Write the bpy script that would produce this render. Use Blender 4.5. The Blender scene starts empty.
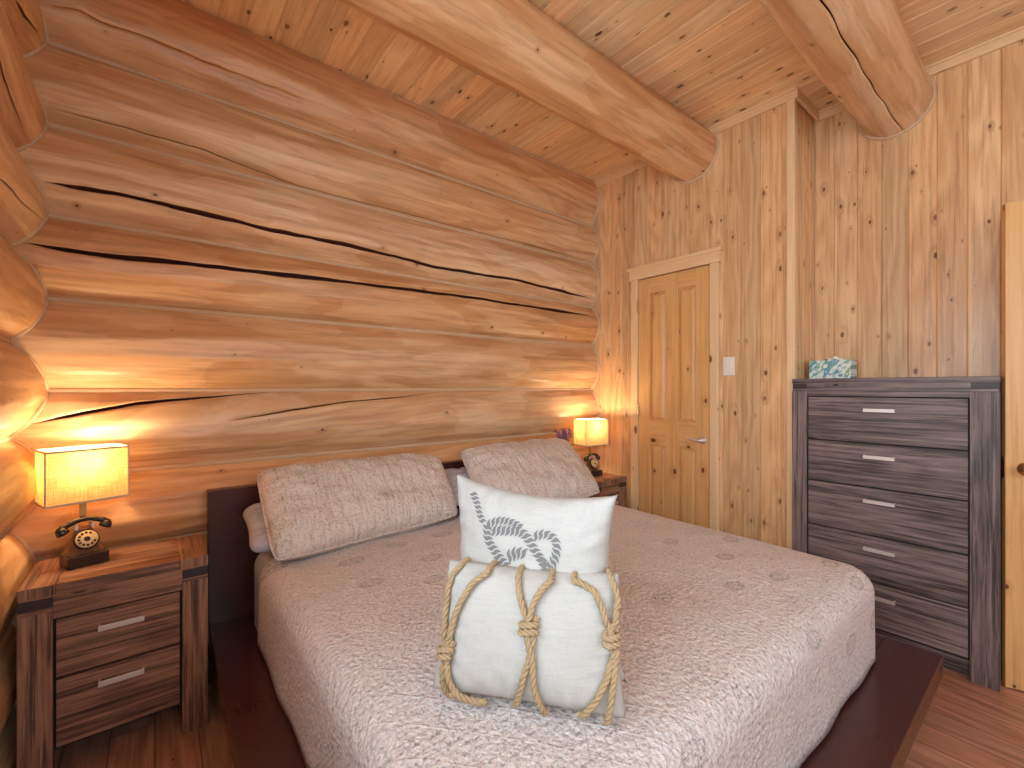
import bpy, math, random
from math import sin, cos, pi, sqrt, asin, atan2, radians, floor
from mathutils import Vector, Matrix, noise
random.seed(7)
scene = bpy.context.scene
COL = scene.collection

# ------------------------------------------------------------------ camera
H = 1.26                       # camera height
YAW = radians(51.3)            # viewing direction, measured from +X
F = 446.0                      # focal length in pixels of the 1024 px wide frame
FW = (cos(YAW), sin(YAW)); RT = (sin(YAW), -cos(YAW))
cam_data = bpy.data.cameras.new('camera'); cam = bpy.data.objects.new('camera', cam_data); COL.objects.link(cam)
cam_data.sensor_width = 36; cam_data.lens = F / 1024 * 36; cam_data.shift_y = 4 / 1024; cam_data.clip_start = 0.02
cam.location = (0, 0, H); cam.rotation_euler = (pi / 2, 0, YAW - pi / 2)
scene.camera = cam

# ------------------------------------------------------------------ world, daylight, exposure
scene.view_settings.view_transform = 'Standard'; scene.view_settings.look = 'None'
scene.view_settings.gamma = 1; scene.view_settings.use_curve_mapping = False
scene.view_settings.exposure = 0.0
scene.cycles.use_denoising = True
scene.cycles.max_bounces = 10; scene.cycles.diffuse_bounces = 6
scene.cycles.transparent_max_bounces = 12
scene.cycles.sample_clamp_indirect = 6
world = bpy.data.worlds.new('daylight'); scene.world = world; world.use_nodes = True
bg = world.node_tree.nodes['Background']; bg.inputs[0].default_value = (0.75, 0.87, 1.0, 1); bg.inputs[1].default_value = 1.2

def area(name, loc, rot, sx, sy, power, col):
    l = bpy.data.lights.new(name, 'AREA'); l.shape = 'RECTANGLE'; l.size = sx; l.size_y = sy
    l.energy = power; l.color = col
    o = bpy.data.objects.new(name, l); COL.objects.link(o); o.location = loc; o.rotation_euler = rot
    return o
# daylight entering through the two windows; the unseen hallway gets an added fill without fixture
area('daylight_left_window', (-0.66, -0.05, 1.59), (0, radians(-90), 0), 0.98, 1.95, 82, (0.66, 0.84, 1.0))
area('daylight_front_window', (0.85, -2.35, 1.65), (radians(90), 0, 0), 2.3, 1.3, 52, (0.66, 0.84, 1.0))
area('hallway_fill', (3.9, -0.9, 2.75), (0, 0, 0), 0.5, 0.5, 14, (1.0, 0.85, 0.68))
LAMP_POWER = 8.5

# ------------------------------------------------------------------ pixel helpers (used only to work out real positions)
def ray(px, py):
    u = (px - 512) / F; v = -(py - 388) / F
    return Vector((FW[0] + u * RT[0], FW[1] + u * RT[1], v))
def on_y(px, py, y): d = ray(px, py); t = y / d.y; return Vector((0, 0, H)) + d * t
def on_x(px, py, x): d = ray(px, py); t = x / d.x; return Vector((0, 0, H)) + d * t
def on_z(px, py, z): d = ray(px, py); t = (z - H) / d.z; return Vector((0, 0, H)) + d * t

# ------------------------------------------------------------------ mesh builder
class MB:
    def __init__(s): s.v = []; s.f = []; s.uv = []; s.mi = []; s.smooth = []
    def add(s, vs, fs, uvs=None, mi=0, smooth=False):
        n = len(s.v); s.v += [tuple(p) for p in vs]
        for k, f in enumerate(fs):
            s.f.append([i + n for i in f]); s.mi.append(mi); s.smooth.append(smooth)
            s.uv.append([tuple(c) for c in uvs[k]] if uvs else [(vs[i][0], vs[i][1]) for i in f])
    def box(s, lo, hi, rz=0, piv=None, grain=None, mi=0):
        lo = list(lo); hi = list(hi)
        for i in range(3):
            if lo[i] > hi[i]: lo[i], hi[i] = hi[i], lo[i]
        d = [hi[i] - lo[i] for i in range(3)]
        g = grain if grain is not None else d.index(max(d))
        c = [(lo[0], lo[1], lo[2]), (hi[0], lo[1], lo[2]), (hi[0], hi[1], lo[2]), (lo[0], hi[1], lo[2]),
             (lo[0], lo[1], hi[2]), (hi[0], lo[1], hi[2]), (hi[0], hi[1], hi[2]), (lo[0], hi[1], hi[2])]
        fs = [(0, 3, 2, 1), (4, 5, 6, 7), (0, 1, 5, 4), (1, 2, 6, 5), (2, 3, 7, 6), (3, 0, 4, 7)]
        nax = [2, 2, 1, 0, 1, 0]
        off = (random.random() * 9, random.random() * 9)
        uvs = []
        for f, na in zip(fs, nax):
            if na == g: a, b = (g + 1) % 3, (g + 2) % 3
            else: a = g; b = 3 - g - na
            uvs.append([(c[i][a] + off[0], c[i][b] + off[1]) for i in f])
        if rz:
            p = piv or [(lo[0] + hi[0]) / 2, (lo[1] + hi[1]) / 2]
            cc, ss = cos(rz), sin(rz)
            c = [(p[0] + (q[0] - p[0]) * cc - (q[1] - p[1]) * ss, p[1] + (q[0] - p[0]) * ss + (q[1] - p[1]) * cc, q[2]) for q in c]
        s.add(c, fs, uvs, mi)
    def tube(s, path, r, n=10, closed=False, cap=True, mi=0):
        P = [Vector(p) for p in path]; m = len(P)
        rr = r if isinstance(r, (list, tuple)) else [r] * m
        T = []
        for i in range(m):
            a = P[(i + 1) % m] if closed else P[min(i + 1, m - 1)]; b = P[(i - 1) % m] if closed else P[max(i - 1, 0)]
            T.append((a - b).normalized())
        up = Vector((0, 0, 1)) if abs(T[0].z) < .9 else Vector((1, 0, 0))
        nrm = (up - T[0] * up.dot(T[0])).normalized(); vs = []; uvs = []
        L = 0; Ls = []
        for i in range(m):
            nrm = (nrm - T[i] * nrm.dot(T[i])).normalized(); bn = T[i].cross(nrm)
            if i: L += (P[i] - P[i - 1]).length
            Ls.append(L)
            for k in range(n):
                a = 2 * pi * k / n; vs.append(P[i] + (nrm * cos(a) + bn * sin(a)) * rr[i])
        fs = []
        for i in range(m if closed else m - 1):
            j = (i + 1) % m
            for k in range(n):
                k2 = (k + 1) % n
                fs.append((i * n + k, i * n + k2, j * n + k2, j * n + k))
                uvs.append([(Ls[i], k * r_(rr[i], n)), (Ls[i], (k + 1) * r_(rr[i], n)), (Ls[i] + .01, (k + 1) * r_(rr[i], n)), (Ls[i] + .01, k * r_(rr[i], n))])
        s.add(vs, fs, uvs, mi, True)
        if cap and not closed:
            s.add([vs[k] for k in range(n)][::-1], [tuple(range(n))], None, mi)
            s.add([vs[(m - 1) * n + k] for k in range(n)], [tuple(range(n))], None, mi)
    def lathe(s, prof, cen=(0, 0, 0), n=32, M=None, mi=0, smooth=True):
        vs = []; m = len(prof)
        for (r, z) in prof:
            for k in range(n):
                a = 2 * pi * k / n; p = Vector((r * cos(a), r * sin(a), z))
                if M: p = M @ p
                vs.append(p + Vector(cen))
        fs = [(i * n + k, i * n + (k + 1) % n, (i + 1) * n + (k + 1) % n, (i + 1) * n + k) for i in range(m - 1) for k in range(n)]
        s.add(vs, fs, None, mi, smooth)
    def grid(s, fn, nu, nv, uvfn=None, mi=0, flip=False, smooth=True, closeu=False):
        vs = [fn(i / nu, j / nv) for i in range(nu + 1) for j in range(nv + 1)]
        fs = []; uvs = []
        for i in range(nu):
            for j in range(nv):
                a = i * (nv + 1) + j; q = [a, a + nv + 1, a + nv + 2, a + 1]
                uq = [(i / nu, j / nv), ((i + 1) / nu, j / nv), ((i + 1) / nu, (j + 1) / nv), (i / nu, (j + 1) / nv)]
                if uvfn: uq = [uvfn(*t) for t in uq]
                if flip: q = q[::-1]; uq = uq[::-1]
                fs.append(tuple(q)); uvs.append(uq)
        s.add(vs, fs, uvs, mi, smooth)
    def build(s, name, mats, parent=None, bevel=0, merge=0, loc=None, solid=0):
        me = bpy.data.meshes.new(name)
        off = Vector((0, 0, 0))
        if parent:
            p = parent
            while p: off += p.location; p = p.parent
        elif loc: off = Vector(loc)
        me.from_pydata([tuple(Vector(v) - off) for v in s.v], [], s.f)
        ul = me.uv_layers.new(name='UVMap'); k = 0
        for pi_, p in enumerate(me.polygons):
            p.material_index = s.mi[pi_]; p.use_smooth = s.smooth[pi_]
            for q in range(p.loop_total): ul.data[p.loop_start + q].uv = s.uv[pi_][q]
        for m in (mats if isinstance(mats, (list, tuple)) else [mats]): me.materials.append(m)
        if merge:
            import bmesh
            bm = bmesh.new(); bm.from_mesh(me); bmesh.ops.remove_doubles(bm, verts=bm.verts, dist=merge)
            bmesh.ops.recalc_face_normals(bm, faces=bm.faces); bm.to_mesh(me); bm.free()
        o = bpy.data.objects.new(name, me); COL.objects.link(o)
        if parent: o.parent = parent
        elif loc: o.location = loc
        if bevel:
            b = o.modifiers.new('bevel', 'BEVEL'); b.width = bevel; b.segments = 2; b.limit_method = 'ANGLE'; b.angle_limit = radians(40)
        if solid:
            b = o.modifiers.new('solidify', 'SOLIDIFY'); b.thickness = solid; b.offset = -1
        return o
def r_(r, n): return 2 * pi * r / n
def empty(name, loc=(0, 0, 0), label=None, cat=None, group=None, kind=None):
    o = bpy.data.objects.new(name, None); COL.objects.link(o); o.location = loc; o.empty_display_size = .05
    return tag(o, label, cat, group, kind)
def tag(o, label=None, cat=None, group=None, kind=None):
    if label: o['label'] = label
    if cat: o['category'] = cat
    if group: o['group'] = group
    if kind: o['kind'] = kind
    return o
def S(o): return tag(o, kind='structure')

# ------------------------------------------------------------------ materials
class NT:
    def __init__(s, name):
        s.m = bpy.data.materials.new(name); s.m.use_nodes = True; s.t = s.m.node_tree; s.n = s.t.nodes
        s.b = s.n['Principled BSDF']; s.out = s.n['Material Output']
    def new(s, ty, **kw):
        n = s.n.new(ty)
        for k, v in kw.items(): setattr(n, k, v)
        return n
    def set(s, sock, val):
        if isinstance(val, bpy.types.NodeSocket): s.t.links.new(val, sock)
        else: sock.default_value = val
    def math(s, op, a, b=None, c=None, clamp=False):
        n = s.new('ShaderNodeMath', operation=op); n.use_clamp = clamp
        s.set(n.inputs[0], a)
        if b is not None: s.set(n.inputs[1], b)
        if c is not None: s.set(n.inputs[2], c)
        return n.outputs[0]
    def ramp(s, x, a, b, lo=0.0, hi=1.0):
        n = s.new('ShaderNodeMapRange'); n.interpolation_type = 'SMOOTHSTEP'
        s.set(n.inputs[0], x); s.set(n.inputs[1], a); s.set(n.inputs[2], b); s.set(n.inputs[3], lo); s.set(n.inputs[4], hi)
        return n.outputs[0]
    def mix(s, f, a, b, mode='MIX'):
        n = s.new('ShaderNodeMix', data_type='RGBA', blend_type=mode)
        s.set(n.inputs[0], f)
        s.set(n.inputs[6], (*a, 1) if isinstance(a, tuple) and len(a) == 3 else a)
        s.set(n.inputs[7], (*b, 1) if isinstance(b, tuple) and len(b) == 3 else b)
        return n.outputs[2]
    def xyz(s, x, y, z=0.0):
        n = s.new('ShaderNodeCombineXYZ'); s.set(n.inputs[0], x); s.set(n.inputs[1], y); s.set(n.inputs[2], z); return n.outputs[0]
    def sep(s, v):
        n = s.new('ShaderNodeSeparateXYZ'); s.set(n.inputs[0], v); return n.outputs
    def noise(s, v, sc=1.0, det=2.0, rough=.5, dist=0.0, out=0):
        n = s.new('ShaderNodeTexNoise'); s.set(n.inputs['Vector'], v); n.inputs['Scale'].default_value = sc
        n.inputs['Detail'].default_value = det; n.inputs['Roughness'].default_value = rough; n.inputs['Distortion'].default_value = dist
        return n.outputs[out]
    def vor(s, v, sc=1.0, feat='F1', out='Distance', dims='2D', rnd=1.0):
        n = s.new('ShaderNodeTexVoronoi', feature=feat, voronoi_dimensions=dims); s.set(n.inputs['Vector'], v)
        n.inputs['Scale'].default_value = sc; n.inputs['Randomness'].default_value = rnd
        return n
    def bump(s, h, strength=.3, dist=.01, normal=None):
        n = s.new('ShaderNodeBump'); s.set(n.inputs['Height'], h); n.inputs['Strength'].default_value = strength; n.inputs['Distance'].default_value = dist
        if normal is not None: s.set(n.inputs['Normal'], normal)
        return n.outputs[0]
    def uv(s): return s.new('ShaderNodeTexCoord').outputs['UV']
    def obj(s): return s.new('ShaderNodeTexCoord').outputs['Object']
    def fin(s, col, rough=.5, bump=None, spec=.5):
        s.set(s.b.inputs['Base Color'], (*col, 1) if isinstance(col, tuple) and len(col) == 3 else col)
        s.set(s.b.inputs['Roughness'], rough); s.b.inputs['Specular IOR Level'].default_value = spec
        if bump is not None: s.set(s.b.inputs['Normal'], bump)
        return s.m
def lin(r, g, b):
    f = lambda c: (c / 255 / 12.92) if c / 255 <= .04045 else ((c / 255 + .055) / 1.055) ** 2.4
    return (f(r), f(g), f(b))

def wood(name, light, dark, plank=None, plank_len=None, var=.12, rings=5.0, ring_amt=.5, fibre_amt=.3, fibre=110,
         knots=.35, knot_cell=(.22, .11), knot_r=.09, knot_col=None, rough=.45, bump=.15, streak=0.0, patch=0.0, crisp=0.0, crisp_f=90, hue=None, gap=0.0, spec=.5, seed=0.0):
    t = NT(name); uv = t.sep(t.uv()); u, v = uv[0], uv[1]
    idv = None
    if plank:
        row = t.math('FLOOR', t.math('DIVIDE', v, plank))
        w = t.new('ShaderNodeTexWhiteNoise', noise_dimensions='1D'); t.set(w.inputs['W'], row); rr = w.outputs['Value']
        if plank_len:
            uu = t.math('ADD', u, t.math('MULTIPLY', rr, plank_len * 3.7)); cell = t.math('FLOOR', t.math('DIVIDE', uu, plank_len))
            w2 = t.new('ShaderNodeTexWhiteNoise', noise_dimensions='2D'); t.set(w2.inputs['Vector'], t.xyz(row, cell)); idv = w2.outputs['Value']
            fu = t.math('FRACT', t.math('DIVIDE', uu, plank_len))
        else: idv = rr
        fv = t.math('FRACT', t.math('DIVIDE', v, plank))
        u2 = t.math('ADD', u, t.math('MULTIPLY', idv, 31.0)); v2 = t.math('ADD', v, t.math('MULTIPLY', idv, 17.0))
    else: u2, v2 = t.math('ADD', u, seed), t.math('ADD', v, seed * 1.7)
    # knots
    kv = t.xyz(t.math('DIVIDE', u2, knot_cell[0]), t.math('DIVIDE', v2, knot_cell[1]))
    vo = t.vor(kv); d = vo.outputs['Distance']; kc = t.sep(vo.outputs['Color'])
    on = t.math('GREATER_THAN', knots, kc[0])
    size = t.math('MULTIPLY_ADD', t.math('POWER', kc[1], 1.8), knot_r * 1.15, knot_r * .3)
    wob = t.noise(t.xyz(t.math('MULTIPLY', u2, 60), t.math('MULTIPLY', v2, 60)), 1, 2)
    dd = t.math('MULTIPLY_ADD', wob, knot_r * .5, t.math('SUBTRACT', d, knot_r * .25))
    kn = t.math('MULTIPLY', on, t.ramp(dd, t.math('MULTIPLY', size, 1.15), t.math('MULTIPLY', size, .8)))
    halo = t.math('MULTIPLY', on, t.ramp(dd, t.math('MULTIPLY', size, 4.5), size))
    # grain
    swirl = t.math('MULTIPLY', halo, .35)
    n1 = t.noise(t.xyz(t.math('MULTIPLY', u2, .9), t.math('MULTIPLY', v2, 5.5)), 1, 1.5, .45)
    ring = t.math('MULTIPLY_ADD', t.math('SINE', t.math('MULTIPLY', t.math('ADD', n1, t.math('MULTIPLY', swirl, .25)), rings * 12.0)), .5, .5)
    n2 = t.noise(t.xyz(t.math('MULTIPLY', u2, 4), t.math('MULTIPLY', v2, fibre)), 1, 3, .6)
    n3 = t.noise(t.xyz(t.math('MULTIPLY', u2, .7), t.math('MULTIPLY', v2, 9)), 1, 2, .5)
    f = t.math('ADD', t.math('MULTIPLY', ring, ring_amt * .6), t.math('MULTIPLY', t.math('SUBTRACT', n2, .35), fibre_amt * 1.6))
    if streak: f = t.math('ADD', f, t.math('MULTIPLY', t.ramp(n3, .42, .62), streak))
    col = t.mix(t.math('MULTIPLY', f, 1.0, clamp=True), light, dark)
    if patch:
        pn = t.noise(t.xyz(t.math('MULTIPLY', u2, 1.1), t.math('MULTIPLY', v2, 5.0)), 1, 3, .45, .3)
        pm_ = t.math('ADD', t.ramp(pn, .47, .485), t.math('MULTIPLY', t.ramp(pn, .58, .60), -.8))
        col = t.mix(t.math('MULTIPLY', pm_, patch, clamp=True), col, t.mix(1.0, col, (.84, .74, .62), 'MULTIPLY'))
    if hue:
        col = t.mix(t.ramp(t.noise(t.xyz(t.math('MULTIPLY', u2, .8), t.math('MULTIPLY', v2, 2.2)), 1, 2), .35, .7), col, t.mix(1.0, col, hue, 'MULTIPLY'))
    if idv is not None:
        br = t.math('MULTIPLY_ADD', idv, 2 * var, 1 - var)
        w3 = t.new('ShaderNodeTexWhiteNoise', noise_dimensions='1D'); t.set(w3.inputs['W'], t.math('MULTIPLY', idv, 91.7))
        br2 = t.math('MULTIPLY_ADD', w3.outputs['Value'], var * .8, 1 - var * .55)
        col = t.mix(1.0, col, t.xyz(br, t.math('MULTIPLY', br, br2), t.math('MULTIPLY', br, t.math('MULTIPLY', br2, br2))), 'MULTIPLY')
    kcol = knot_col or tuple(c * .28 for c in dark)
    col = t.mix(t.math('MULTIPLY', halo, .24), col, tuple(c * .62 for c in dark))
    col = t.mix(t.math('MULTIPLY', kn, .9), col, kcol)
    if crisp:
        nc = t.noise(t.xyz(t.math('MULTIPLY', u2, 2.2), t.math('MULTIPLY', v2, crisp_f), 3.3), 1, 4, .7)
        col = t.mix(t.math('MULTIPLY', t.ramp(nc, .50, .62), crisp), col, tuple(c * .55 for c in dark))
        nd = t.noise(t.xyz(t.math('MULTIPLY', u2, 1.6), t.math('MULTIPLY', v2, crisp_f * .8), 7.3), 1, 4, .7)
        col = t.mix(t.math('MULTIPLY', t.ramp(nd, .52, .64), crisp * .8), col, tuple(min(1, c * 1.15) for c in light))
    h = t.math('MULTIPLY_ADD', n2, .5, t.math('MULTIPLY', ring, .12))
    if gap:
        e = t.math('MINIMUM', fv, t.math('SUBTRACT', 1.0, fv)); g = t.ramp(e, gap / plank, gap * .3 / plank)
        if plank_len:
            e2 = t.math('MINIMUM', fu, t.math('SUBTRACT', 1.0, fu)); g = t.math('MAXIMUM', g, t.ramp(e2, gap / plank_len, gap * .3 / plank_len))
        col = t.mix(t.math('MULTIPLY', g, .75), col, tuple(c * .25 for c in dark)); h = t.math('SUBTRACT', h, t.math('MULTIPLY', g, 3.0))
    return t.fin(col, rough, t.bump(h, bump, .004), spec)

M_LOG = [wood('peeled_log_%d' % i, c, d, rings=3.0, ring_amt=.6, fibre_amt=.42, fibre=46, knots=.28, knot_cell=(.24, .2), knot_r=.032, streak=.25, patch=.75, crisp=.30, crisp_f=38,
              knot_col=lin(96, 48, 24), rough=.42, bump=.12, hue=(1.0, .88, .76), seed=3.1 * i)
         for i, (c, d) in enumerate([(lin(232, 194, 150), lin(200, 146, 98)), (lin(230, 188, 142), lin(196, 140, 90)), (lin(236, 202, 162), lin(204, 154, 108))])]
M_CRACK_GAP = NT('log_crack_and_gap_shade').fin(lin(92, 42, 18), .8)  # dark raw wood inside log cracks; also colours the painted shade round door_1
M_PINE = wood('knotty_pine_boards', lin(231, 189, 138), lin(192, 134, 84), plank=.11, var=.15, rings=4.2, ring_amt=.62, fibre_amt=.4,
              knots=.34, knot_cell=(.15, .08), knot_r=.075, crisp=.34, crisp_f=70, knot_col=lin(108, 58, 36), rough=.38, bump=.12)
M_CEIL = wood('ceiling_pine_boards', lin(244, 210, 162), lin(212, 158, 106), plank=.11, var=.14, rings=3.6, ring_amt=.5, fibre_amt=.35,
              crisp=.25, crisp_f=70, knots=.55, knot_cell=(.17, .09), knot_r=.085, knot_col=lin(92, 46, 26), rough=.4, bump=.12)
M_TRIM = wood('pine_trim', lin(238, 202, 154), lin(208, 154, 102), rings=2.5, ring_amt=.35, fibre_amt=.3, knots=.3, knot_cell=(.3, .14), knot_r=.07,
              knot_col=lin(110, 56, 30), rough=.4, bump=.1)
M_DOOR = wood('pine_door', lin(226, 174, 112), lin(198, 134, 74), rings=2.6, ring_amt=.35, fibre_amt=.28, knots=.45, knot_cell=(.22, .15), knot_r=.065,
              crisp=.25, crisp_f=70, knot_col=lin(92, 34, 18), rough=.35, bump=.08)
M_FLOOR = wood('laminate_planks', lin(206, 150, 120), lin(134, 88, 66), plank=.125, plank_len=.9, var=.16, rings=4, ring_amt=.65, fibre_amt=.6,
               knots=.12, knot_r=.06, rough=.34, bump=.08, gap=.003, streak=.2, crisp=.25, crisp_f=90)
M_CHINK = NT('chinking').fin(lin(206, 172, 138), .8)
M_DRES = wood('weathered_grey_wood', lin(146, 122, 114), lin(54, 42, 42), rings=5.5, ring_amt=.35, fibre_amt=.95, fibre=75, knots=.12, knot_cell=(.35, .16), knot_r=.05,
              crisp=.8, crisp_f=85, knot_col=lin(40, 28, 26), rough=.5, bump=.35, streak=.35, seed=2)
M_NIGHT = wood('weathered_brown_wood', lin(176, 126, 98), lin(74, 46, 36), rings=5.5, ring_amt=.35, fibre_amt=.95, fibre=75, knots=.2, knot_cell=(.3, .14), knot_r=.06,
               crisp=.8, crisp_f=85, knot_col=lin(44, 26, 20), rough=.48, bump=.35, streak=.35, seed=5)
M_INSET = wood('dark_inset_wood', lin(66, 50, 47), lin(32, 22, 22), rings=5, ring_amt=.4, fibre_amt=.8, fibre=90, knots=0.0, rough=.5, bump=.3)
M_BLACK = NT('dark_gap').fin(lin(22, 15, 14), .7)
M_BED = wood('espresso_veneer', lin(72, 36, 31), lin(48, 24, 21), rings=1.5, ring_amt=.1, fibre_amt=.35, fibre=80, knots=0.0, rough=.24, bump=.0)
M_METAL = NT('brushed_nickel').fin(lin(226, 212, 200), .45); M_METAL.node_tree.nodes['Principled BSDF'].inputs['Metallic'].default_value = .6
M_BRASS = NT('satin_brass').fin(lin(214, 176, 120), .25); M_BRASS.node_tree.nodes['Principled BSDF'].inputs['Metallic'].default_value = 1
M_PHONE = NT('lacquered_dark_telephone').fin(lin(46, 32, 28), .22)
M_DIAL = NT('cream_dial').fin(lin(236, 206, 150), .4)
M_WHITE = NT('white_plastic').fin(lin(236, 226, 208), .4)
M_SHELL = NT('painted_window_frame').fin(lin(214, 170, 120), .5)

def fabric_print(name, base, ink, crease):
    """washed cotton with a faint stamped print and quilting puckers"""
    t = NT(name); co = t.obj(); c = t.sep(co)
    warp = t.noise(co, 9, 3, .6)
    # stamped motifs: sparse ovals filled with fine lines
    vo = t.vor(t.xyz(t.math('MULTIPLY', c[0], 4.2), t.math('MULTIPLY', t.math('ADD', c[1], t.math('MULTIPLY', c[2], .9)), 6.5)))
    on = t.math('GREATER_THAN', .38, t.sep(vo.outputs['Color'])[0])
    dd = t.math('MULTIPLY_ADD', warp, .16, vo.outputs['Distance'])
    oval = t.math('MULTIPLY', on, t.ramp(dd, .27, .23)); rim = t.math('MULTIPLY', on, t.math('MULTIPLY', t.ramp(dd, .29, .26), t.ramp(dd, .20, .25)))
    lines = t.noise(t.xyz(t.math('MULTIPLY', c[0], 90), t.math('MULTIPLY', t.math('ADD', c[1], c[2]), 260)), 1, 2)
    ink_m = t.math('ADD', t.math('MULTIPLY', oval, t.ramp(lines, .42, .6)), t.math('MULTIPLY', rim, .7))
    # written lines in patches
    patch = t.ramp(t.noise(co, 5.0, 1), .54, .60)
    wr = t.math('MULTIPLY', t.ramp(t.math('SINE', t.math('MULTIPLY', t.math('ADD', c[1], c[2]), 330.0)), .3, .9), t.ramp(t.noise(t.xyz(t.math('MULTIPLY', c[0], 120), t.math('MULTIPLY', t.math('ADD', c[1], c[2]), 50)), 1, 1), .47, .55))
    ink_m = t.math('ADD', t.math('MULTIPLY', ink_m, .34 if not crease else .2), t.math('MULTIPLY', t.math('MULTIPLY', patch, wr), .34))
    ink_m = t.math('ADD', ink_m, t.math('MULTIPLY', t.ramp(t.noise(co, 120, 3, .65), .50, .66), .42))
    if crease:
        sv = t.noise(t.xyz(t.math('MULTIPLY', c[0], 95), t.math('MULTIPLY', c[1], 9), t.math('MULTIPLY', c[2], 9)), 1, 3, .65)
        ink_m = t.math('ADD', ink_m, t.math('MULTIPLY', t.ramp(sv, .50, .66), .24))
    col = t.mix(t.math('MULTIPLY', ink_m, 1.0, clamp=True), base, ink)
    # puckers
    pv = t.vor(co, 85, 'SMOOTH_F1', dims='3D'); pk = pv.outputs['Distance']
    h = t.math('ADD', t.math('MULTIPLY', pk, .9), t.math('MULTIPLY', t.noise(co, 85, 4, .65, 1.2), 1.0))
    if not crease:
        for sg in (1, -1):
            ln = t.math('ABSOLUTE', t.math('SINE', t.math('MULTIPLY', t.math('ADD', c[0], t.math('MULTIPLY', c[1], sg * .8)), 34.0)))
            h = t.math('SUBTRACT', h, t.math('MULTIPLY', t.ramp(ln, .14, .0), -.16))
    if crease:
        h = t.math('ADD', h, t.math('MULTIPLY', t.noise(t.xyz(t.math('MULTIPLY', c[0], 34), t.math('MULTIPLY', c[1], 5), t.math('MULTIPLY', c[2], 5)), 1, 4, .65), 3.6))
    return t.fin(col, .92, t.bump(h, .75 if crease else 1.0, .006 if crease else .008), .15)
M_QUILT = fabric_print('stamped_quilt_cotton', lin(230, 218, 212), lin(122, 110, 106), False)
M_SHAM = fabric_print('stamped_sham_cotton', lin(226, 212, 200), lin(112, 96, 88), True)
def linen(name, base, sc=420, b=.25):
    t = NT(name); co = t.obj(); c = t.sep(co)
    a = t.noise(t.xyz(t.math('MULTIPLY', c[0], sc), t.math('MULTIPLY', c[1], sc), t.math('MULTIPLY', c[2], 24)), 1, 2)
    e = t.noise(t.xyz(t.math('MULTIPLY', c[0], 24), t.math('MULTIPLY', c[1], 24), t.math('MULTIPLY', c[2], sc)), 1, 2)
    w = t.math('ADD', a, e)
    col = t.mix(t.math('MULTIPLY', t.ramp(w, .8, 1.25), .5), base, tuple(x * .82 for x in base))
    return t.fin(col, .9, t.bump(w, b, .001), .15)
M_LINEN = linen('off_white_linen', lin(190, 186, 179))
M_SHEET = linen('pale_grey_sheet', lin(178, 172, 174), 600, .1)
M_ROPE = linen('jute_rope', lin(178, 152, 118), 300, .5)
M_INK = NT('slate_ink_print').fin(lin(120, 116, 114), .9)
t = NT('burlap_shade'); co = t.obj(); c = t.sep(co)
w1 = t.noise(t.xyz(t.math('MULTIPLY', c[0], 340), t.math('MULTIPLY', c[1], 340), t.math('MULTIPLY', c[2], 18)), 1, 2)
w2 = t.noise(t.xyz(t.math('MULTIPLY', c[0], 18), t.math('MULTIPLY', c[1], 18), t.math('MULTIPLY', c[2], 340)), 1, 2)
wc = t.mix(t.ramp(t.math('ADD', w1, w2), .85, 1.2), lin(230, 204, 152), lin(202, 168, 108))
d1 = t.new('ShaderNodeBsdfDiffuse'); t.set(d1.inputs[0], wc); d2 = t.new('ShaderNodeBsdfTranslucent'); t.set(d2.inputs[0], t.mix(1.0, wc, (1.0, .86, .60), 'MULTIPLY'))
mx = t.new('ShaderNodeMixShader'); mx.inputs[0].default_value = .26; t.t.links.new(d1.outputs[0], mx.inputs[1]); t.t.links.new(d2.outputs[0], mx.inputs[2])
t.t.links.new(mx.outputs[0], t.out.inputs[0]); M_SHADE = t.m
M_SHTRIM = NT('shade_ribbon').fin(lin(206, 186, 160), .8)
t = NT('lit_bulb'); e = t.new('ShaderNodeEmission'); e.inputs[0].default_value = (1.0, .72, .38, 1); e.inputs[1].default_value = 14
t.t.links.new(e.outputs[0], t.out.inputs[0]); M_BULB = t.m
t = NT('window_glass'); a1 = t.new('ShaderNodeBsdfTransparent'); a2 = t.new('ShaderNodeBsdfGlossy'); a2.inputs['Roughness'].default_value = .02
mx = t.new('ShaderNodeMixShader'); mx.inputs[0].default_value = .08; t.t.links.new(a1.outputs[0], mx.inputs[1]); t.t.links.new(a2.outputs[0], mx.inputs[2])
t.t.links.new(mx.outputs[0], t.out.inputs[0]); M_GLASS = t.m

# ------------------------------------------------------------------ room shell
XR, XR2, YJ = 2.76, 3.107, 0.957      # right wall, recessed part of it, and the jog between them
ZC = 2.907                            # ceiling
YF = -2.2                             # wall behind the viewer
XG, YG = -0.405, 2.425                 # groove planes of the left and back log walls
BUL = 0.09
def bulge(axis, zc): return .058 if axis == 'y' and zc < .9 else BUL
grooves = [2.99, 2.57, 2.26, 1.915, 1.60, 1.25, .92, .61, .28, 0.0]
lgroove = [3.06, 2.735, 2.415, 2.088, 1.757, 1.425, 1.085, .765, .445, .14, 0.0]

def prof(z, gr, axis='x'):       # outward bulge of a stacked-log wall at height z
    for a, b in zip(gr[1:], gr[:-1]):
        if a <= z <= b:
            s = b - a; zc = (a + b) / 2; B = bulge(axis, zc)
            R = (s * s / 4 + B * B) / (2 * B)
            return sqrt(max(R * R - (z - zc) ** 2, 0)) - (R - B)
    return 0

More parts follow.
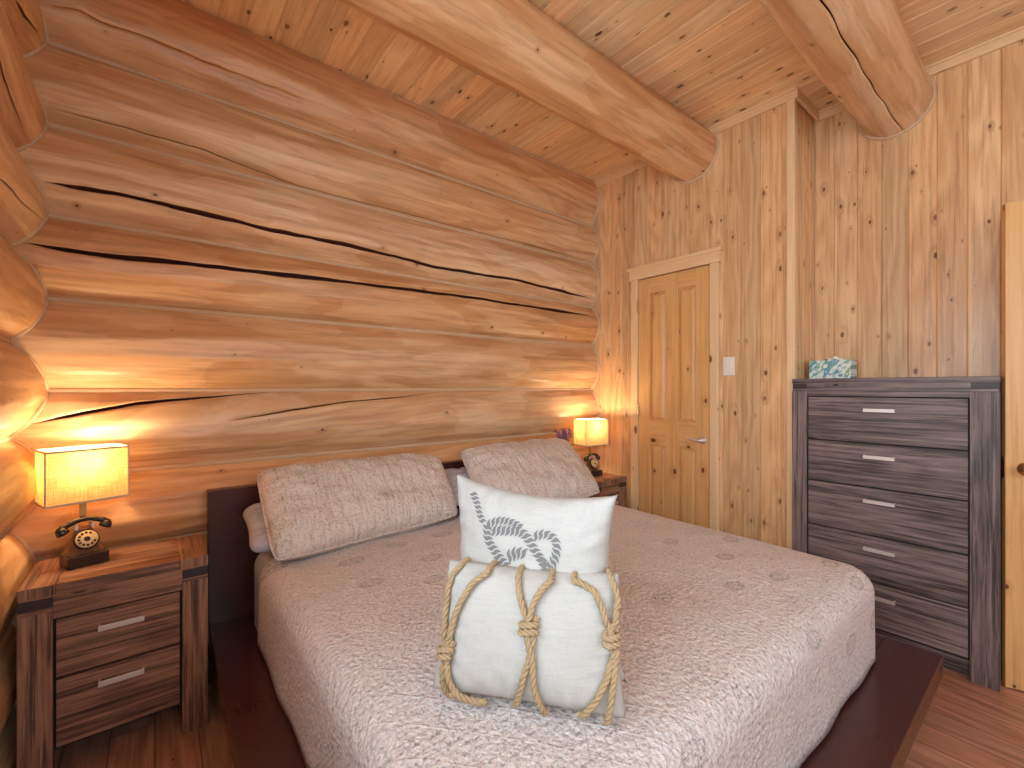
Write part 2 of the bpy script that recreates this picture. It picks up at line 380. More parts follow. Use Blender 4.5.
def log(parent, axis, a0, a1, zb, zt, mat, seed, cracks=(), back=.3):
    """one coped log; axis 'x' = back wall (faces -y), 'y' = left wall (faces +x)"""
    s = zt - zb; zc = (zb + zt) / 2; B = bulge(axis, zc); R = (s * s / 4 + B * B) / (2 * B); pm = asin(min(1, s / 2 / R))
    n = max(20, int(abs(a1 - a0) / .02)); nf = 5
    cr = []
    for pts, w, dpt in cracks:
        q = []
        for (px, py) in pts:
            p = on_y(px, py, YG - BUL * .9) if axis == 'x' else on_x(px, py, XG + BUL * .9); q.append((p.x if axis == 'x' else p.y, asin(max(-.97, min(.97, (p.z - zc) / R)))))
        q.sort(); cr.append((q, w, dpt))
    cr.sort(key=lambda c: sum(p[1] for p in c[0]) / len(c[0]))
    def crack_at(c, x):
        q, w, d = c
        if x <= q[0][0]: ph = q[0][1]; e = 0
        elif x >= q[-1][0]: ph = q[-1][1]; e = 0
        else:
            for (xa, pa), (xb, pb) in zip(q, q[1:]):
                if xa <= x <= xb: f = (x - xa) / (xb - xa); ph = pa + (pb - pa) * f; break
            e = min(1, (x - q[0][0]) / .10, (q[-1][0] - x) / .35)
        ph += .022 * noise.noise(Vector((x * 5, seed, 3))) + .012 * noise.noise(Vector((x * 17, seed, 9)))
        wv = w * (.55 + .6 * abs(noise.noise(Vector((x * 3, seed, 5))))) * max(e, 0)
        return ph, wv / R / 2, d * max(e, 0)
    def edges(x): return [-pm] + [pm * (-1 + 2 * k / nf + .9 * noise.noise(Vector((x * 1.5, k * 7.3 + seed, 1))) / nf + .25 * noise.noise(Vector((x * 6, k * 3.3 + seed, 2))) / nf) for k in range(1, nf)] + [pm]
    segs = len(cr) + 1; tot = 44
    bounds = [-pm] + [sum(p[1] for p in c[0]) / len(c[0]) for c in cr] + [pm]
    cnt = [max(5, int(tot * (bounds[k + 1] - bounds[k]) / (2 * pm))) for k in range(segs)]
    rows = None; vs = []; dark = set(); arc = []
    for i in range(n + 1):
        x = a0 + (a1 - a0) * i / n; ed = edges(x); cs = [crack_at(c, x) for c in cr]
        for k in range(1, len(cs)):
            if cs[k][0] - cs[k][1] < cs[k - 1][0] + cs[k - 1][1] + .02: cs[k] = (cs[k - 1][0] + cs[k - 1][1] + cs[k][1] + .02, cs[k][1], cs[k][2])
        phs = []; lo = -pm
        for k in range(segs):
            hi = cs[k][0] - max(cs[k][1], .0006) if k < len(cs) else pm
            for j in range(cnt[k] + 1): phs.append((lo + (hi - lo) * j / cnt[k], 0))
            if k < len(cs):
                if i == 0: dark.add(len(phs) - 1); dark.add(len(phs))
                phs.append((cs[k][0], cs[k][2])); lo = cs[k][0] + max(cs[k][1], .0006)
        sw = 1 + .05 * noise.noise(Vector((x * .8, seed, 0)))
        for ph, dp in phs:
            for e0, e1 in zip(ed, ed[1:]):
                if ph <= e1 + 1e-9: break
            f = max(0, min(1, (ph - e0) / max(e1 - e0, 1e-5)))
            ch_y = cos(e0) * (1 - f) + cos(e1) * f; ch_z = sin(e0) * (1 - f) + sin(e1) * f
            q = 1.0
            oy = R * (ch_y * q + cos(ph) * (1 - q)); oz = R * (ch_z * q + sin(ph) * (1 - q))
            out = (oy - R * cos(pm)); out = out * sw + .0015 * noise.noise(Vector((x * 7, ph * 12, seed)))
            out = max(out, 0) - dp if dp else max(out, 0)
            z = min(zc + oz, ZC); z = max(z, 0)
            vs.append((x, YG - out, z) if axis == 'x' else (XG + out, x, z))
        arc = [p[0] * R for p in phs]
        m = len(phs)
    fs = []; uvs = []; mi = []
    mb = MB(); so = seed * 3.3
    fa = []; ua = []; fb = []; ub = []
    for i in range(n):
        for j in range(m - 1):
            q = [i * m + j, (i + 1) * m + j, (i + 1) * m + j + 1, i * m + j + 1]
            x0 = a0 + (a1 - a0) * i / n + so; x1 = a0 + (a1 - a0) * (i + 1) / n + so
            uq = [(x0, arc[j] + so), (x1, arc[j] + so), (x1, arc[j + 1] + so), (x0, arc[j + 1] + so)]
            if (axis == 'y') != (a1 < a0): q = q[::-1]; uq = uq[::-1]
            (fb if j in dark else fa).append(tuple(q)); (ub if j in dark else ua).append(uq)
    mb.add(vs, fa, ua, 0, True)
    nv = len(mb.v)
    for f, u in zip(fb, ub): mb.f.append(list(f)); mb.uv.append(u); mb.mi.append(1); mb.smooth.append(False)
    # flat hidden back
    zb2, zt2 = max(zb, 0), min(zt, ZC)
    if axis == 'x': mb.box((a0, YG, zb2), (a1, YG + back, zt2))
    else: mb.box((XG - back, a0, zb2), (XG, a1, zt2))
    return mb.build('log', [mat, M_CRACK_GAP], parent)

wb = S(empty('wall_back', (1.2, YG, 0)))
CR = {
    0: [([(56, 5), (80, 9), (100, 20), (133, 31), (200, 58), (300, 96)], .004, .012)],
    1: [([(56, 106), (130, 126), (200, 146), (300, 181), (420, 213), (590, 258)], .004, .012)],
    2: [([(46, 182), (75, 187), (110, 192), (145, 199), (200, 212), (260, 227), (340, 243), (440, 267), (520, 280), (594, 298)], .024, .035)],
    3: [([(25, 243), (60, 249), (100, 255), (160, 261), (250, 271), (340, 281), (483, 298), (594, 316)], .028, .04)],
    5: [([(232, 421), (286, 411), (340, 403), (445, 392)], .009, .02), ([(30, 424), (80, 413), (133, 404), (200, 398), (284, 391)], .02, .035)],
}
for k, (zt, zb) in enumerate(zip(grooves, grooves[1:])):
    log(wb, 'x', -.40, XR + .0, zb, zt, M_LOG[(k * 2 + 1) % 3], k + 1.37, CR.get(k, ()))
wl = S(empty('wall_left', (XG, 0, 0)))
WY0, WY1, WZ0, WZ1 = -1.05, .95, 1.085, 2.088       # left window opening
LCR = {1: [([(23, 0), (30, 18), (41, 39)], .022, .035)], 2: [([(0, 46), (13, 82), (24, 108), (34, 132)], .013, .03)], 3: [([(2, 176), (10, 184), (25, 203), (42, 219)], .005, .015)]}
for k, (zt, zb) in enumerate(zip(lgroove, lgroove[1:])):
    m = M_LOG[(k + 2) % 3]
    if zb >= WZ0 - .01 and zt <= WZ1 + .01:
        log(wl, 'y', WY1, YG, zb, zt, m, k + 20.7, LCR.get(k, ())); log(wl, 'y', YF, WY0, zb, zt, m, k + 31.1)
    else: log(wl, 'y', YF, YG, zb, zt, m, k + 20.7, LCR.get(k, ()))
# sealant beads in the grooves and corners
mb = MB()
for g in grooves[1:-1]:
    mb.tube([(XG + .02, YG - .004, g), (XR, YG - .004, g)], .011, 8)
mb.tube([(XG, YG - .05, ZC - .006), (XR, YG - .05, ZC - .006)], .014, 8)
def corner_curve(fx, fy, z0, z1, n=260): return [(fx(z0 + (z1 - z0) * i / n), fy(z0 + (z1 - z0) * i / n), z0 + (z1 - z0) * i / n) for i in range(n + 1)]
mb.tube(corner_curve(lambda z: XG + prof(z, lgroove, 'y') * .97, lambda z: YG - prof(z, grooves) * .97, .01, ZC - .01), .008, 6)
mb.tube(corner_curve(lambda z: XR - .003, lambda z: YG - prof(z, grooves) * .98, .01, ZC - .01), .010, 6)
S(mb.build('trim_1', M_CHINK))
mb = MB()
for g in lgroove[1:-1]:
    if WZ0 + .05 < g < WZ1 - .05:
        mb.tube([(XG + .004, WY1, g), (XG + .004, YG - .02, g)], .010, 8)
    else: mb.tube([(XG + .004, YF, g), (XG + .004, YG - .02, g)], .010, 8)
S(mb.build('trim_2', M_CHINK))

def boards(name, P0, du, dv, L, W, n_in, pw, mat, holes=(), parent=None, v0=0.0, thick=.10):
    """tongue-and-groove boarding: boards run along du, are laid side by side along dv, face n_in"""
    P0 = Vector(P0); du = Vector(du); dv = Vector(dv); n_in = Vector(n_in); mb = MB()
    k0 = floor(v0 / pw); v = 0.0; cuts = []
    e = (k0 + 1) * pw - v0
    cuts = [0.0]
    while e < W - 1e-4: cuts.append(e); e += pw
    cuts.append(W)
    vg, dg = .0035, .0045
    flip = du.cross(dv).dot(n_in) < 0
    def strip(u0, u1, va, vb):
        A = [P0 + du * u0 + dv * va - n_in * dg, P0 + du * u0 + dv * min(va + vg, vb), P0 + du * u0 + dv * max(vb - vg, va), P0 + du * u0 + dv * vb - n_in * dg]
        B = [a + du * (u1 - u0) for a in A]
        vv = [va + v0 + 1e-4, va + v0 + vg, vb + v0 - vg, vb + v0 - 1e-4]
        for k in range(3):
            q = [A[k], B[k], B[k + 1], A[k + 1]]; uq = [(u0, vv[k]), (u1, vv[k]), (u1, vv[k + 1]), (u0, vv[k + 1])]
            if flip: q = q[::-1]; uq = uq[::-1]
            mb.add(q, [(0, 1, 2, 3)], [uq])
    for va, vb in zip(cuts, cuts[1:]):
        # split by holes (u0,u1,v0,v1)
        vsub = sorted(set([va, vb] + [h[k] for h in holes for k in (2, 3) if va < h[k] < vb]))
        for a, b in zip(vsub, vsub[1:]):
            us = [0.0, L]
            seg = [(0.0, L)]
            for h in holes:
                if h[2] < (a + b) / 2 < h[3]:
                    seg = [x for s_ in seg for x in ((s_[0], min(s_[1], h[0])), (max(s_[0], h[1]), s_[1])) if x[1] - x[0] > 1e-4]
            for s_ in seg: strip(s_[0], s_[1], a, b)
    return mb.build(name, mat, parent)

# right wall: boards stand upright, side by side along -y
wr = S(empty('wall_right', (XR, 1.6, 0)))
boards('boarding', (XR, YG + .1, 0), (0, 0, 1), (0, -1, 0), ZC, YG + .1 - YJ, (-1, 0, 0), .11, M_PINE, parent=wr, v0=.03)
wr2 = S(empty('wall_recess', (XR2, 0, 0)))
wr3 = S(empty('wall_jog', (XR, YJ, 0)))
boards('boarding', (XR, YJ, 0), (0, 0, 1), (1, 0, 0), ZC, XR2 - XR, (0, -1, 0), .11, M_PINE, parent=wr3, v0=.5)
DY0, DY1 = -.54, -1.32   # doorway
boards('boarding', (XR2, YJ, 0), (0, 0, 1), (0, -1, 0), ZC, YJ - YF, (-1, 0, 0), .11, M_PINE, parent=wr2, v0=1.003, holes=[(0, 2.05, YJ - DY0, YJ - DY1)])
mb = MB(); mb.box((XR - .012, YJ - .004, 0), (XR, YJ + .026, ZC)); mb.box((XR - .012, YJ - .014, 0), (XR + .03, YJ - .002, ZC))
mb.build('corner_board', M_TRIM, wr, bevel=.002)
wf = S(empty('wall_front', (1.3, YF, 0)))
boards('boarding', (XG - .2, YF, 0), (0, 0, 1), (1, 0, 0), ZC, XR2 - XG + .2, (0, 1, 0), .11, M_PINE, parent=wf, v0=.2, holes=[(1.0, 2.3, .28, 2.58)])
# ceiling: boards run along y
S(boards('ceiling', (XG - .3, YF - .1, ZC), (0, 1, 0), (1, 0, 0), YG + .4 - YF, 5.2 - XG, (0, 0, -1), .11, M_CEIL, v0=.065))
mb = MB(); mb.box((XG - .3, YF - .3, ZC + .02), (4.9, YG + .5, ZC + .12)); S(mb.build('trim_3', M_TRIM))
mb = MB()
mb.add([(XG - .3, YF - .1, 0), (4.9, YF - .1, 0), (4.9, YG + .1, 0), (XG - .3, YG + .1, 0)], [(0, 1, 2, 3)], [[(YF - .1, XG - .3), (YF - .1, 4.9), (YG + .1, 4.9), (YG + .1, XG - .3)]])
mb.box((XG - .3, YF - .1, -.1), (4.9, YG + .1, -.002))
S(mb.build('floor', M_FLOOR))
# crown strip along the right wall
mb = MB()
mb.box((XR - .018, YJ - .014, ZC - .052), (XR, YG - .03, ZC)); mb.box((XR - .03, YJ - .024, ZC - .012), (XR, YG - .03, ZC))
mb.box((XR - .018, YJ - .030, ZC - .052), (XR2, YJ - .012, ZC))
mb.box((XR2 - .018, YF, ZC - .052), (XR2, YJ - .02, ZC)); mb.box((XR2 - .03, YF, ZC - .012), (XR2, YJ - .02, ZC))
S(mb.build('trim_4', M_TRIM, bevel=.002))
mb = MB(); mb.box((XR - .014, 2.03, 0), (XR, YG - .08, .09)); mb.box((XR - .014, YJ, 0), (XR, 1.35, .09)); mb.box((XR2 - .014, -.44, 0), (XR2, YJ - .02, .09))
S(mb.build('baseboard_right', M_TRIM, bevel=.003))
# hallway beyond the doorway
mb = MB()
mb.box((4.4, YF, 0), (4.5, YG, ZC)); mb.box((XR2 + .1, -1.75, 0), (4.4, -1.7, ZC)); mb.box((XR2 + .1, .2, 0), (4.4, .25, ZC))
S(mb.build('wall_hall', M_TRIM))
# door casing of the doorway
mb = MB()
mb.box((XR2 - .02, DY0, 0), (XR2 + .1, DY0 + .02, 2.07)); mb.box((XR2 - .02, DY1 - .02, 0), (XR2 + .1, DY1, 2.07)); mb.box((XR2 - .02, DY1 - .02, 2.05), (XR2 + .1, DY0 + .02, 2.07))
mb.box((XR2 - .022, DY0 + .01, 0), (XR2, DY0 + .09, 2.06)); mb.box((XR2 - .022, DY1 - .09, 0), (XR2, DY1 - .01, 2.06)); mb.box((XR2 - .026, DY1 - .11, 2.06), (XR2, DY0 + .11, 2.15))
S(mb.build('trim_5', M_TRIM, bevel=.003))

# windows
def window(n, P0, eu, W, z0, z1, out, depth):
    """P0 = lower corner on the inner face, eu = along the wall, out = outwards"""
    P0 = Vector(P0); eu = Vector(eu); out = Vector(out)
    root = S(empty('window_%d' % n, P0 + eu * W / 2))
    def bx(mb, u0, u1, a0, a1, d0, d1):
        p = P0 + eu * u0 + out * d0; q = P0 + eu * u1 + out * d1
        mb.box((p.x, p.y, a0), (q.x, q.y, a1))
    mb = MB(); f = .05
    bx(mb, -.02, f, z0 - .02, z1 + .02, -.02, depth); bx(mb, W - f, W + .02, z0 - .02, z1 + .02, -.02, depth)
    bx(mb, f, W - f, z1 - f, z1 + .02, -.02, depth); bx(mb, f, W - f, z0 - .02, z0 + f, -.02, depth)
    bx(mb, -.10, 0, z0 - .09, z1 + .09, -.04, -.0); bx(mb, W, W + .10, z0 - .09, z1 + .09, -.04, 0)
    bx(mb, 0, W, z1, z1 + .09, -.04, 0); bx(mb, 0, W, z0 - .09, z0, -.04, 0)
    mb.build('window_frame', M_TRIM, root, bevel=.003)
    mb = MB(); bx(mb, W / 2 - .02, W / 2 + .02, z0 + f, z1 - f, depth * .5 - .02, depth * .5 + .02); mb.build('mullion', M_TRIM, root)
    for a, b in ((f, W / 2 - .02), (W / 2 + .02, W - f)):
        mb = MB(); bx(mb, a, b, z0 + f, z1 - f, depth * .5, depth * .5 + .004); mb.build('pane', M_GLASS, root)
window(1, (XG + .085, WY0, 0), (0, 1, 0), WY1 - WY0, WZ0, WZ1, (-1, 0, 0), .36)
window(2, (XG - .2 + .28, YF, 0), (1, 0, 0), 2.3, 1.0, 2.3, (0, -1, 0), .10)

# ceiling beams
def beam(y, z, R, x1, seed, label, cracks=None):
    mb = MB(); n = 150; m = 90
    x0 = XG - .1; ca, cw, cd = cracks or (1.6, 0, 0)
    L = [0, 1] + [k / m for k in range(1, m)] + [-1, 2]
    def fn(i, j):
        x = x0 + (x1 - x0) * i; k = int(round(j * (len(L) - 1)))
        c0 = ca + .16 * noise.noise(Vector((x * 1.3, seed, 7))) + .06 * noise.noise(Vector((x * 6, seed, 8))) if cd else ca
        w = cw / R * (.5 + .8 * abs(noise.noise(Vector((x * 3, seed, 2))))) if cd else .01
        da = {0: 0, 1: w, len(L) - 2: 2 * pi - w, len(L) - 1: 2 * pi}.get(k, L[k] * 2 * pi if 0 < L[k] < 1 else 0)
        a = c0 + da
        aa = a * 9 / (2 * pi) + .4 * noise.noise(Vector((x * .9, seed, 0))) + .35 * noise.noise(Vector((x * 1.7, cos(a) * 1.2, sin(a) * 1.2 + seed)))
        fr = aa - floor(aa); rr = R * (cos(pi / 9) / cos((fr - .5) * 2 * pi / 9) * .8 + .2)
        rr *= 1.03 + .012 * noise.noise(Vector((x * .7, seed, 4)))
        if k in (0, len(L) - 1): rr -= cd
        return Vector((x, y + rr * cos(a), min(z + rr * sin(a), ZC - .001)))
    mb.grid(fn, n, len(L) - 1, lambda i, j: (x0 + (x1 - x0) * i + seed, j * 2 * pi * R + seed), flip=True)
    nc = len(L) - 1
    for i in range(n):
        if cd: mb.mi[i * nc] = 1; mb.mi[i * nc + nc - 1] = 1
    o = mb.build('ceiling_beam', [M_LOG[int(seed) % 3], M_CRACK_GAP], loc=(x1, y, z - R))
    tag(o, label, 'beam', 'round log ceiling beams')
    c = MB(); c.tube([(x1 - .004, y + (R + .004) * cos(a), z + (R + .004) * sin(a)) for a in [pi - .9 + (2 * pi - pi + 1.8) * k / 40 for k in range(41)] if z + (R + .004) * sin(a) < ZC - .002], .009, 6)
    c.build('sealant_ring', M_CHINK, o)
    return o
beam(1.543, 1.525 + H, .161, XR, 4.3, 'round peeled log beam nearer the log wall, ending above the small panel door')
beam(.587, 1.515 + H, .155, XR2, 8.1, 'round peeled log beam ending above the tall dresser, long crack along its underside', cracks=(radians(258), .003, .02))

# closed panel door in the right wall
d1 = S(empty('door_1', (XR, 1.69, 0)))
def dbox(mb, y0, y1, z0, z1, t0, t1, g=None): mb.box((XR - t1, y0, z0), (XR - t0, y1, z1), grain=g)
LY0, LY1, LZ = 1.423, 1.950, 2.038
cols = [(LY0, 1.512), (1.638, 1.732), (1.856, LY1)]
mb = MB()
for a, b in cols: dbox(mb, a, b, .01, LZ, .0, .022, 2)
for a, b in ((1.512, 1.638), (1.732, 1.856)):
    for z0, z1 in ((.01, .24), (.86, 1.03), (1.93, LZ)): dbox(mb, a, b, z0, z1, 0, .0215, 1)
mb.build('door_leaf', M_DOOR, d1)
for a, b in ((1.512, 1.638), (1.732, 1.856)):
    for z0, z1 in ((.24, .86), (1.03, 1.93)):
        mb = MB(); dbox(mb, a, b, z0, z1, 0, .006, 2); w = .018
        A = [(XR - .0062, a + .006, z0 + .006), (XR - .0062, b - .006, z0 + .006), (XR - .0062, b - .006, z1 - .006), (XR - .0062, a + .006, z1 - .006)]
        B = [(XR - .019, a + w + .006, z0 + w + .008), (XR - .019, b - w - .006, z0 + w + .008), (XR - .019, b - w - .006, z1 - w - .008), (XR - .019, a + w + .006, z1 - w - .008)]
        V = A + B; Fc = [(0, 4, 5, 1), (1, 5, 6, 2), (2, 6, 7, 3), (3, 7, 4, 0), (4, 7, 6, 5)]
        mb.add(V, Fc, [[(V[i][2], V[i][1] + a) for i in f] for f in Fc]); mb.build('door_panel', M_DOOR, d1)
mb = MB(); dbox(mb, 1.365, 1.418, 0, 2.045, 0, .03, 2); dbox(mb, 1.955, 2.012, 0, 2.045, 0, .03, 2); mb.build('door_casing', M_TRIM, d1, bevel=.004)
mb = MB(); dbox(mb, 1.4, 1.97, .005, 2.046, -.004, .003, 2); mb.build('door_gap_shade', M_CRACK_GAP, d1)  # added dark backing: shade of the gaps round the leaf, put in as colour
mb = MB(); dbox(mb, 1.352, 2.026, 2.045, 2.115, 0, .034, 1); dbox(mb, 1.340, 2.036, 2.112, 2.134, 0, .046, 1); mb.build('door_header', M_TRIM, d1, bevel=.004)
lv = MB(); ym = 1.462; zl = .925
rx = Matrix.Rotation(-pi / 2, 3, 'Y')
lv.lathe([(0, 0), (.024, 0), (.024, .006), (.012, .012), (.010, .04), (0, .04)], (XR - .022, ym, zl), 20, rx)
lv.tube([(XR - .058, ym, zl), (XR - .066, ym + .02, zl + .002), (XR - .066, ym + .06, zl + .004), (XR - .062, ym + .095, zl + .012)], [.008, .008, .007, .006], 10)
lv.tube([(XR - .030, ym + .035, zl - .035), (XR - .024, ym + .035, zl - .035)], .006, 10)
lv.build('door_handle', M_METAL, d1)
for z in (.3, 1.10, 1.85):
    h = MB(); h.tube([(XR - .028, LY1 + .002, z - .04), (XR - .028, LY1 + .002, z + .04)], .007, 10); h.build('hinge', M_BRASS, d1)

# open door leaf at the right edge of the view
d2 = S(empty('door_2', (3.095, -.545, 0)))
fe = Vector((2.798, .172)); hg = Vector((3.082, -.52)); dr = (fe - hg).normalized(); ang = atan2(dr.y, dr.x); Lw = (fe - hg).length
def leafbox(mb, u0, u1, w0, w1, z0, z1, g=2):
    n = len(mb.v); mb.box((hg.x + u0, hg.y + w0, z0), (hg.x + u1, hg.y + w1, z1), grain=g)
    for i in range(n, len(mb.v)):
        q = mb.v[i]; x = q[0] - hg.x; y = q[1] - hg.y
        mb.v[i] = (hg.x + x * cos(ang) - y * sin(ang), hg.y + x * sin(ang) + y * cos(ang), q[2])
# +w is the face towards the dresser, -w away (seen from the viewer's side is +w side of the turned leaf)
mb = MB(); cs = [(0, .11), (Lw / 2 - .05, Lw / 2 + .05), (Lw - .11, Lw)]
for a, b in cs: leafbox(mb, a, b, -.0175, .0175, .008, 2.035)
for a, b in ((.11, Lw / 2 - .05), (Lw / 2 + .05, Lw - .11)):
    for z0, z1 in ((.008, .24), (.86, 1.03), (1.92, 2.035)): leafbox(mb, a, b, -.017, .017, z0, z1, 0)
mb.build('door_leaf', M_DOOR, d2)
for a, b in ((.11, Lw / 2 - .05), (Lw / 2 + .05, Lw - .11)):
    for z0, z1 in ((.24, .86), (1.03, 1.92)):
        mb = MB(); leafbox(mb, a, b, -.008, .008, z0, z1); leafbox(mb, a + .025, b - .025, -.014, .014, z0 + .03, z1 - .03); mb.build('door_panel', M_DOOR, d2, bevel=.004)
mb = MB()
for s in (1, -1):
    Mx = Matrix.Rotation(ang, 3, 'Z') @ Matrix.Rotation(-s * pi / 2, 3, 'X')
    c = hg + dr * (Lw - .06); nn = Vector((-dr.y, dr.x)) * s * .0175
    mb.lathe([(0, 0), (.028, 0), (.028, .005), (.012, .009), (.010, .028), (.022, .036), (.027, .048), (.022, .060), (0, .064)], (c.x + nn.x, c.y + nn.y, .925), 24, Mx)
mb.build('door_knob', M_BRASS, d2)
mb = MB(); leafbox(mb, Lw - .0005, Lw + .002, -.012, .012, .88, .97); mb.build('latch_plate', M_BRASS, d2)

# light switch
sw = empty('light_switch', (XR, 1.308, 1.337), 'white rocker light switch on the pine wall right of the panel door', 'light switch')
mb = MB(); mb.box((XR - .006, 1.273, 1.337), (XR, 1.343, 1.452)); mb.build('wall_plate', M_WHITE, sw, bevel=.002)
mb = MB(); mb.box((XR - .010, 1.291, 1.36), (XR - .005, 1.325, 1.43)); mb.build('rocker', M_WHITE, sw, bevel=.001)

# ------------------------------------------------------------------ nightstands and dresser
def bar_handle(parent, c, L, axis, out, r=.009, stand=.022):
    """flat bar handle; c = centre on the drawer front, axis along, out outwards"""
    c = Vector(c); axis = Vector(axis); out = Vector(out); mb = MB()
    def b(u0, u1, o0, o1, z0, z1):
        p = c + axis * u0 + out * o0; q = c + axis * u1 + out * o1; mb.box((p.x, p.y, c.z + z0), (q.x, q.y, c.z + z1))
    b(-L / 2, L / 2, stand - .005, stand, -r, r); b(-L / 2, -L / 2 + .006, 0, stand - .005, -r, r); b(L / 2 - .006, L / 2, 0, stand - .005, -r, r)
    return mb.build('handle', M_METAL, parent, bevel=.001)
def nightstand(x0, x1, y0, y1, Hh, label):
    root = empty('nightstand', ((x0 + x1) / 2, (y0 + y1) / 2, 0), label, 'nightstand')
    W = x1 - x0; pw = .078; k = Hh / .636
    mb = MB(); mb.box((x0 + .085, y0, Hh - .034), (x1 - .085, y1, Hh)); mb.box((x0, y0, Hh - .034), (x0 + .084, y1, Hh), grain=1); mb.box((x1 - .084, y0, Hh - .034), (x1, y1, Hh), grain=1)
    mb.build('top', M_NIGHT, root, bevel=.0015)
    mb = MB(); mb.box((x0 + .004, y0 + .006, .526 * k), (x1 - .004, y0 + .03, Hh - .034)); mb.box((x0 + .004, y0 + .03, .08), (x0 + .02, y1 - .01, Hh - .034), grain=1)
    mb.box((x1 - .02, y0 + .03, .08), (x1 - .004, y1 - .01, Hh - .034), grain=1); mb.box((x0 + .02, y1 - .02, .08), (x1 - .02, y1 - .01, Hh - .034)); mb.box((x0 + .02, y0 + .03, .10), (x1 - .02, y1 - .02, .112))
    mb.build('carcass', M_NIGHT, root)
    mb = MB(); mb.box((x0 + pw, y0 + .022, .10), (x1 - pw, y0 + .029, .54 * k)); mb.build('recess', M_BLACK, root)
    for a in (x0, x1 - pw):
        mb = MB(); mb.box((a, y0, 0), (a + pw, y0 + .028, .553 * k), grain=2); mb.box((a, y1 - .05, 0), (a + pw * .6, y1, .08), grain=2); mb.build('leg', M_NIGHT, root, bevel=.002)
        mb = MB(); mb.box((a + .001, y0 + .001, .565 * k), (a + pw, y0 + .008, Hh - .040)); mb.build('inset_block', M_INSET, root, bevel=.001)
        mb = MB(); mb.box((a, y0 + .0, .5535 * k), (a + pw + .0, y0 + .01, .5645 * k)); mb.build('leg_cap', M_NIGHT, root, bevel=.001)
    for z0, z1, zh in ((.338, .520, .466), (.114, .328, .283)):
        mb = MB(); mb.box((x0 + pw + .007, y0 + .004, z0 * k), (x1 - pw - .007, y0 + .022, z1 * k)); d = mb.build('drawer', M_NIGHT, root, bevel=.0015)
        bar_handle(d, ((x0 + x1) / 2, y0 + .004, zh * k), .118, (1, 0, 0), (0, -1, 0))
    return root
NS1 = nightstand(-.330, .156, 2.012, 2.325, .636, 'brown weathered wood nightstand with two drawers left of the bed')
NS2 = nightstand(2.312, 2.665, 2.0, 2.325, .62, 'dark wood nightstand right of the bed beside the panel door, mostly behind a pillow')

dx0, dx1, dy0, dy1 = 2.73, 3.085, .178, .950
dz = [.091, .311, .538, .772, .989, 1.217]
dr_ = empty('dresser', (2.9, .56, 0), 'tall grey-brown dresser with five drawers against the pine wall', 'dresser')
mb = MB(); mb.box((dx0, dy0, 1.285), (dx1, dy1, 1.31), grain=1); mb.build('top', M_DRES, dr_, bevel=.002)
mb = MB(); mb.box((dx0 + .003, dy0 + .003, 1.219), (dx0 + .03, dy1 - .003, 1.285), grain=1)
mb.box((dx0 + .03, dy0 + .003, .0), (dx1, dy0 + .02, 1.285), grain=2); mb.box((dx0 + .03, dy1 - .02, .0), (dx1, dy1 - .003, 1.285), grain=2); mb.box((dx1 - .012, dy0 + .02, .09), (dx1, dy1 - .02, 1.285), grain=1)
mb.box((dx0 + .05, dy0 + .02, .0), (dx0 + .07, dy1 - .02, .09), grain=1)
mb.build('carcass', M_DRES, dr_)
mb = MB(); mb.box((dx0 + .024, dy0 + .09, .08), (dx0 + .029, dy1 - .065, 1.22)); mb.build('recess', M_BLACK, dr_)
for a, b in ((dy0, dy0 + .088), (dy1 - .072, dy1)):
    mb = MB(); mb.box((dx0, a, 0), (dx0 + .03, b, 1.243), grain=2); mb.build('leg', M_DRES, dr_, bevel=.002)
    mb = MB(); mb.box((dx0 + .001, a + .002, 1.256), (dx0 + .006, b - .004, 1.283)); mb.build('inset_block', M_INSET, dr_, bevel=.001)
for z0, z1 in zip(dz, dz[1:]):
    mb = MB(); mb.box((dx0 + .004, dy0 + .093, z0 + .003), (dx0 + .024, dy1 - .077, z1 - .004), grain=1); d = mb.build('drawer', M_DRES, dr_, bevel=.0015)
    bar_handle(d, (dx0 + .004, (dy0 + .093 + dy1 - .077) / 2, z1 - .066), .12, (0, 1, 0), (-1, 0, 0), r=.0085)

# tissue box
t = NT('leaf_print_card'); co = t.obj(); c = t.sep(co)
dg = t.math('ADD', t.math('MULTIPLY', c[1], 1.0), t.math('MULTIPLY', c[2], .8))
lv_ = t.noise(t.xyz(t.math('MULTIPLY', dg, 34), t.math('MULTIPLY', t.math('SUBTRACT', c[1], c[2]), 14), c[0]), 1, 2, .5, 1.5)
colr = t.mix(t.ramp(lv_, .45, .58), lin(226, 228, 214), t.mix(t.ramp(t.noise(co, 22, 1), .4, .6), lin(92, 148, 168), lin(132, 172, 128)))
M_CARD = t.fin(colr, .6)
tb = empty('tissue_box', (2.95, .815, 1.31), 'blue and green leaf print tissue box on the tall dresser', 'tissue box')
mb = MB(); mb.box((2.90, .728, 1.3105), (3.01, .922, 1.414)); mb.build('carton', M_CARD, tb, bevel=.002)
mb = MB()
mb.grid(lambda i, j: Vector((2.955 + (j - .5) * (.03 + .03 * i) + .006 * sin(i * 9 + j * 5), .825 + (i - .5) * .13, 1.414 + .02 * sin(pi * min(1, i * 1.15)) * (1 - .8 * abs(2 * j - 1) ** 2) + .005 * sin(i * 21))), 24, 12)
mb.build('tissue', M_WHITE, tb)

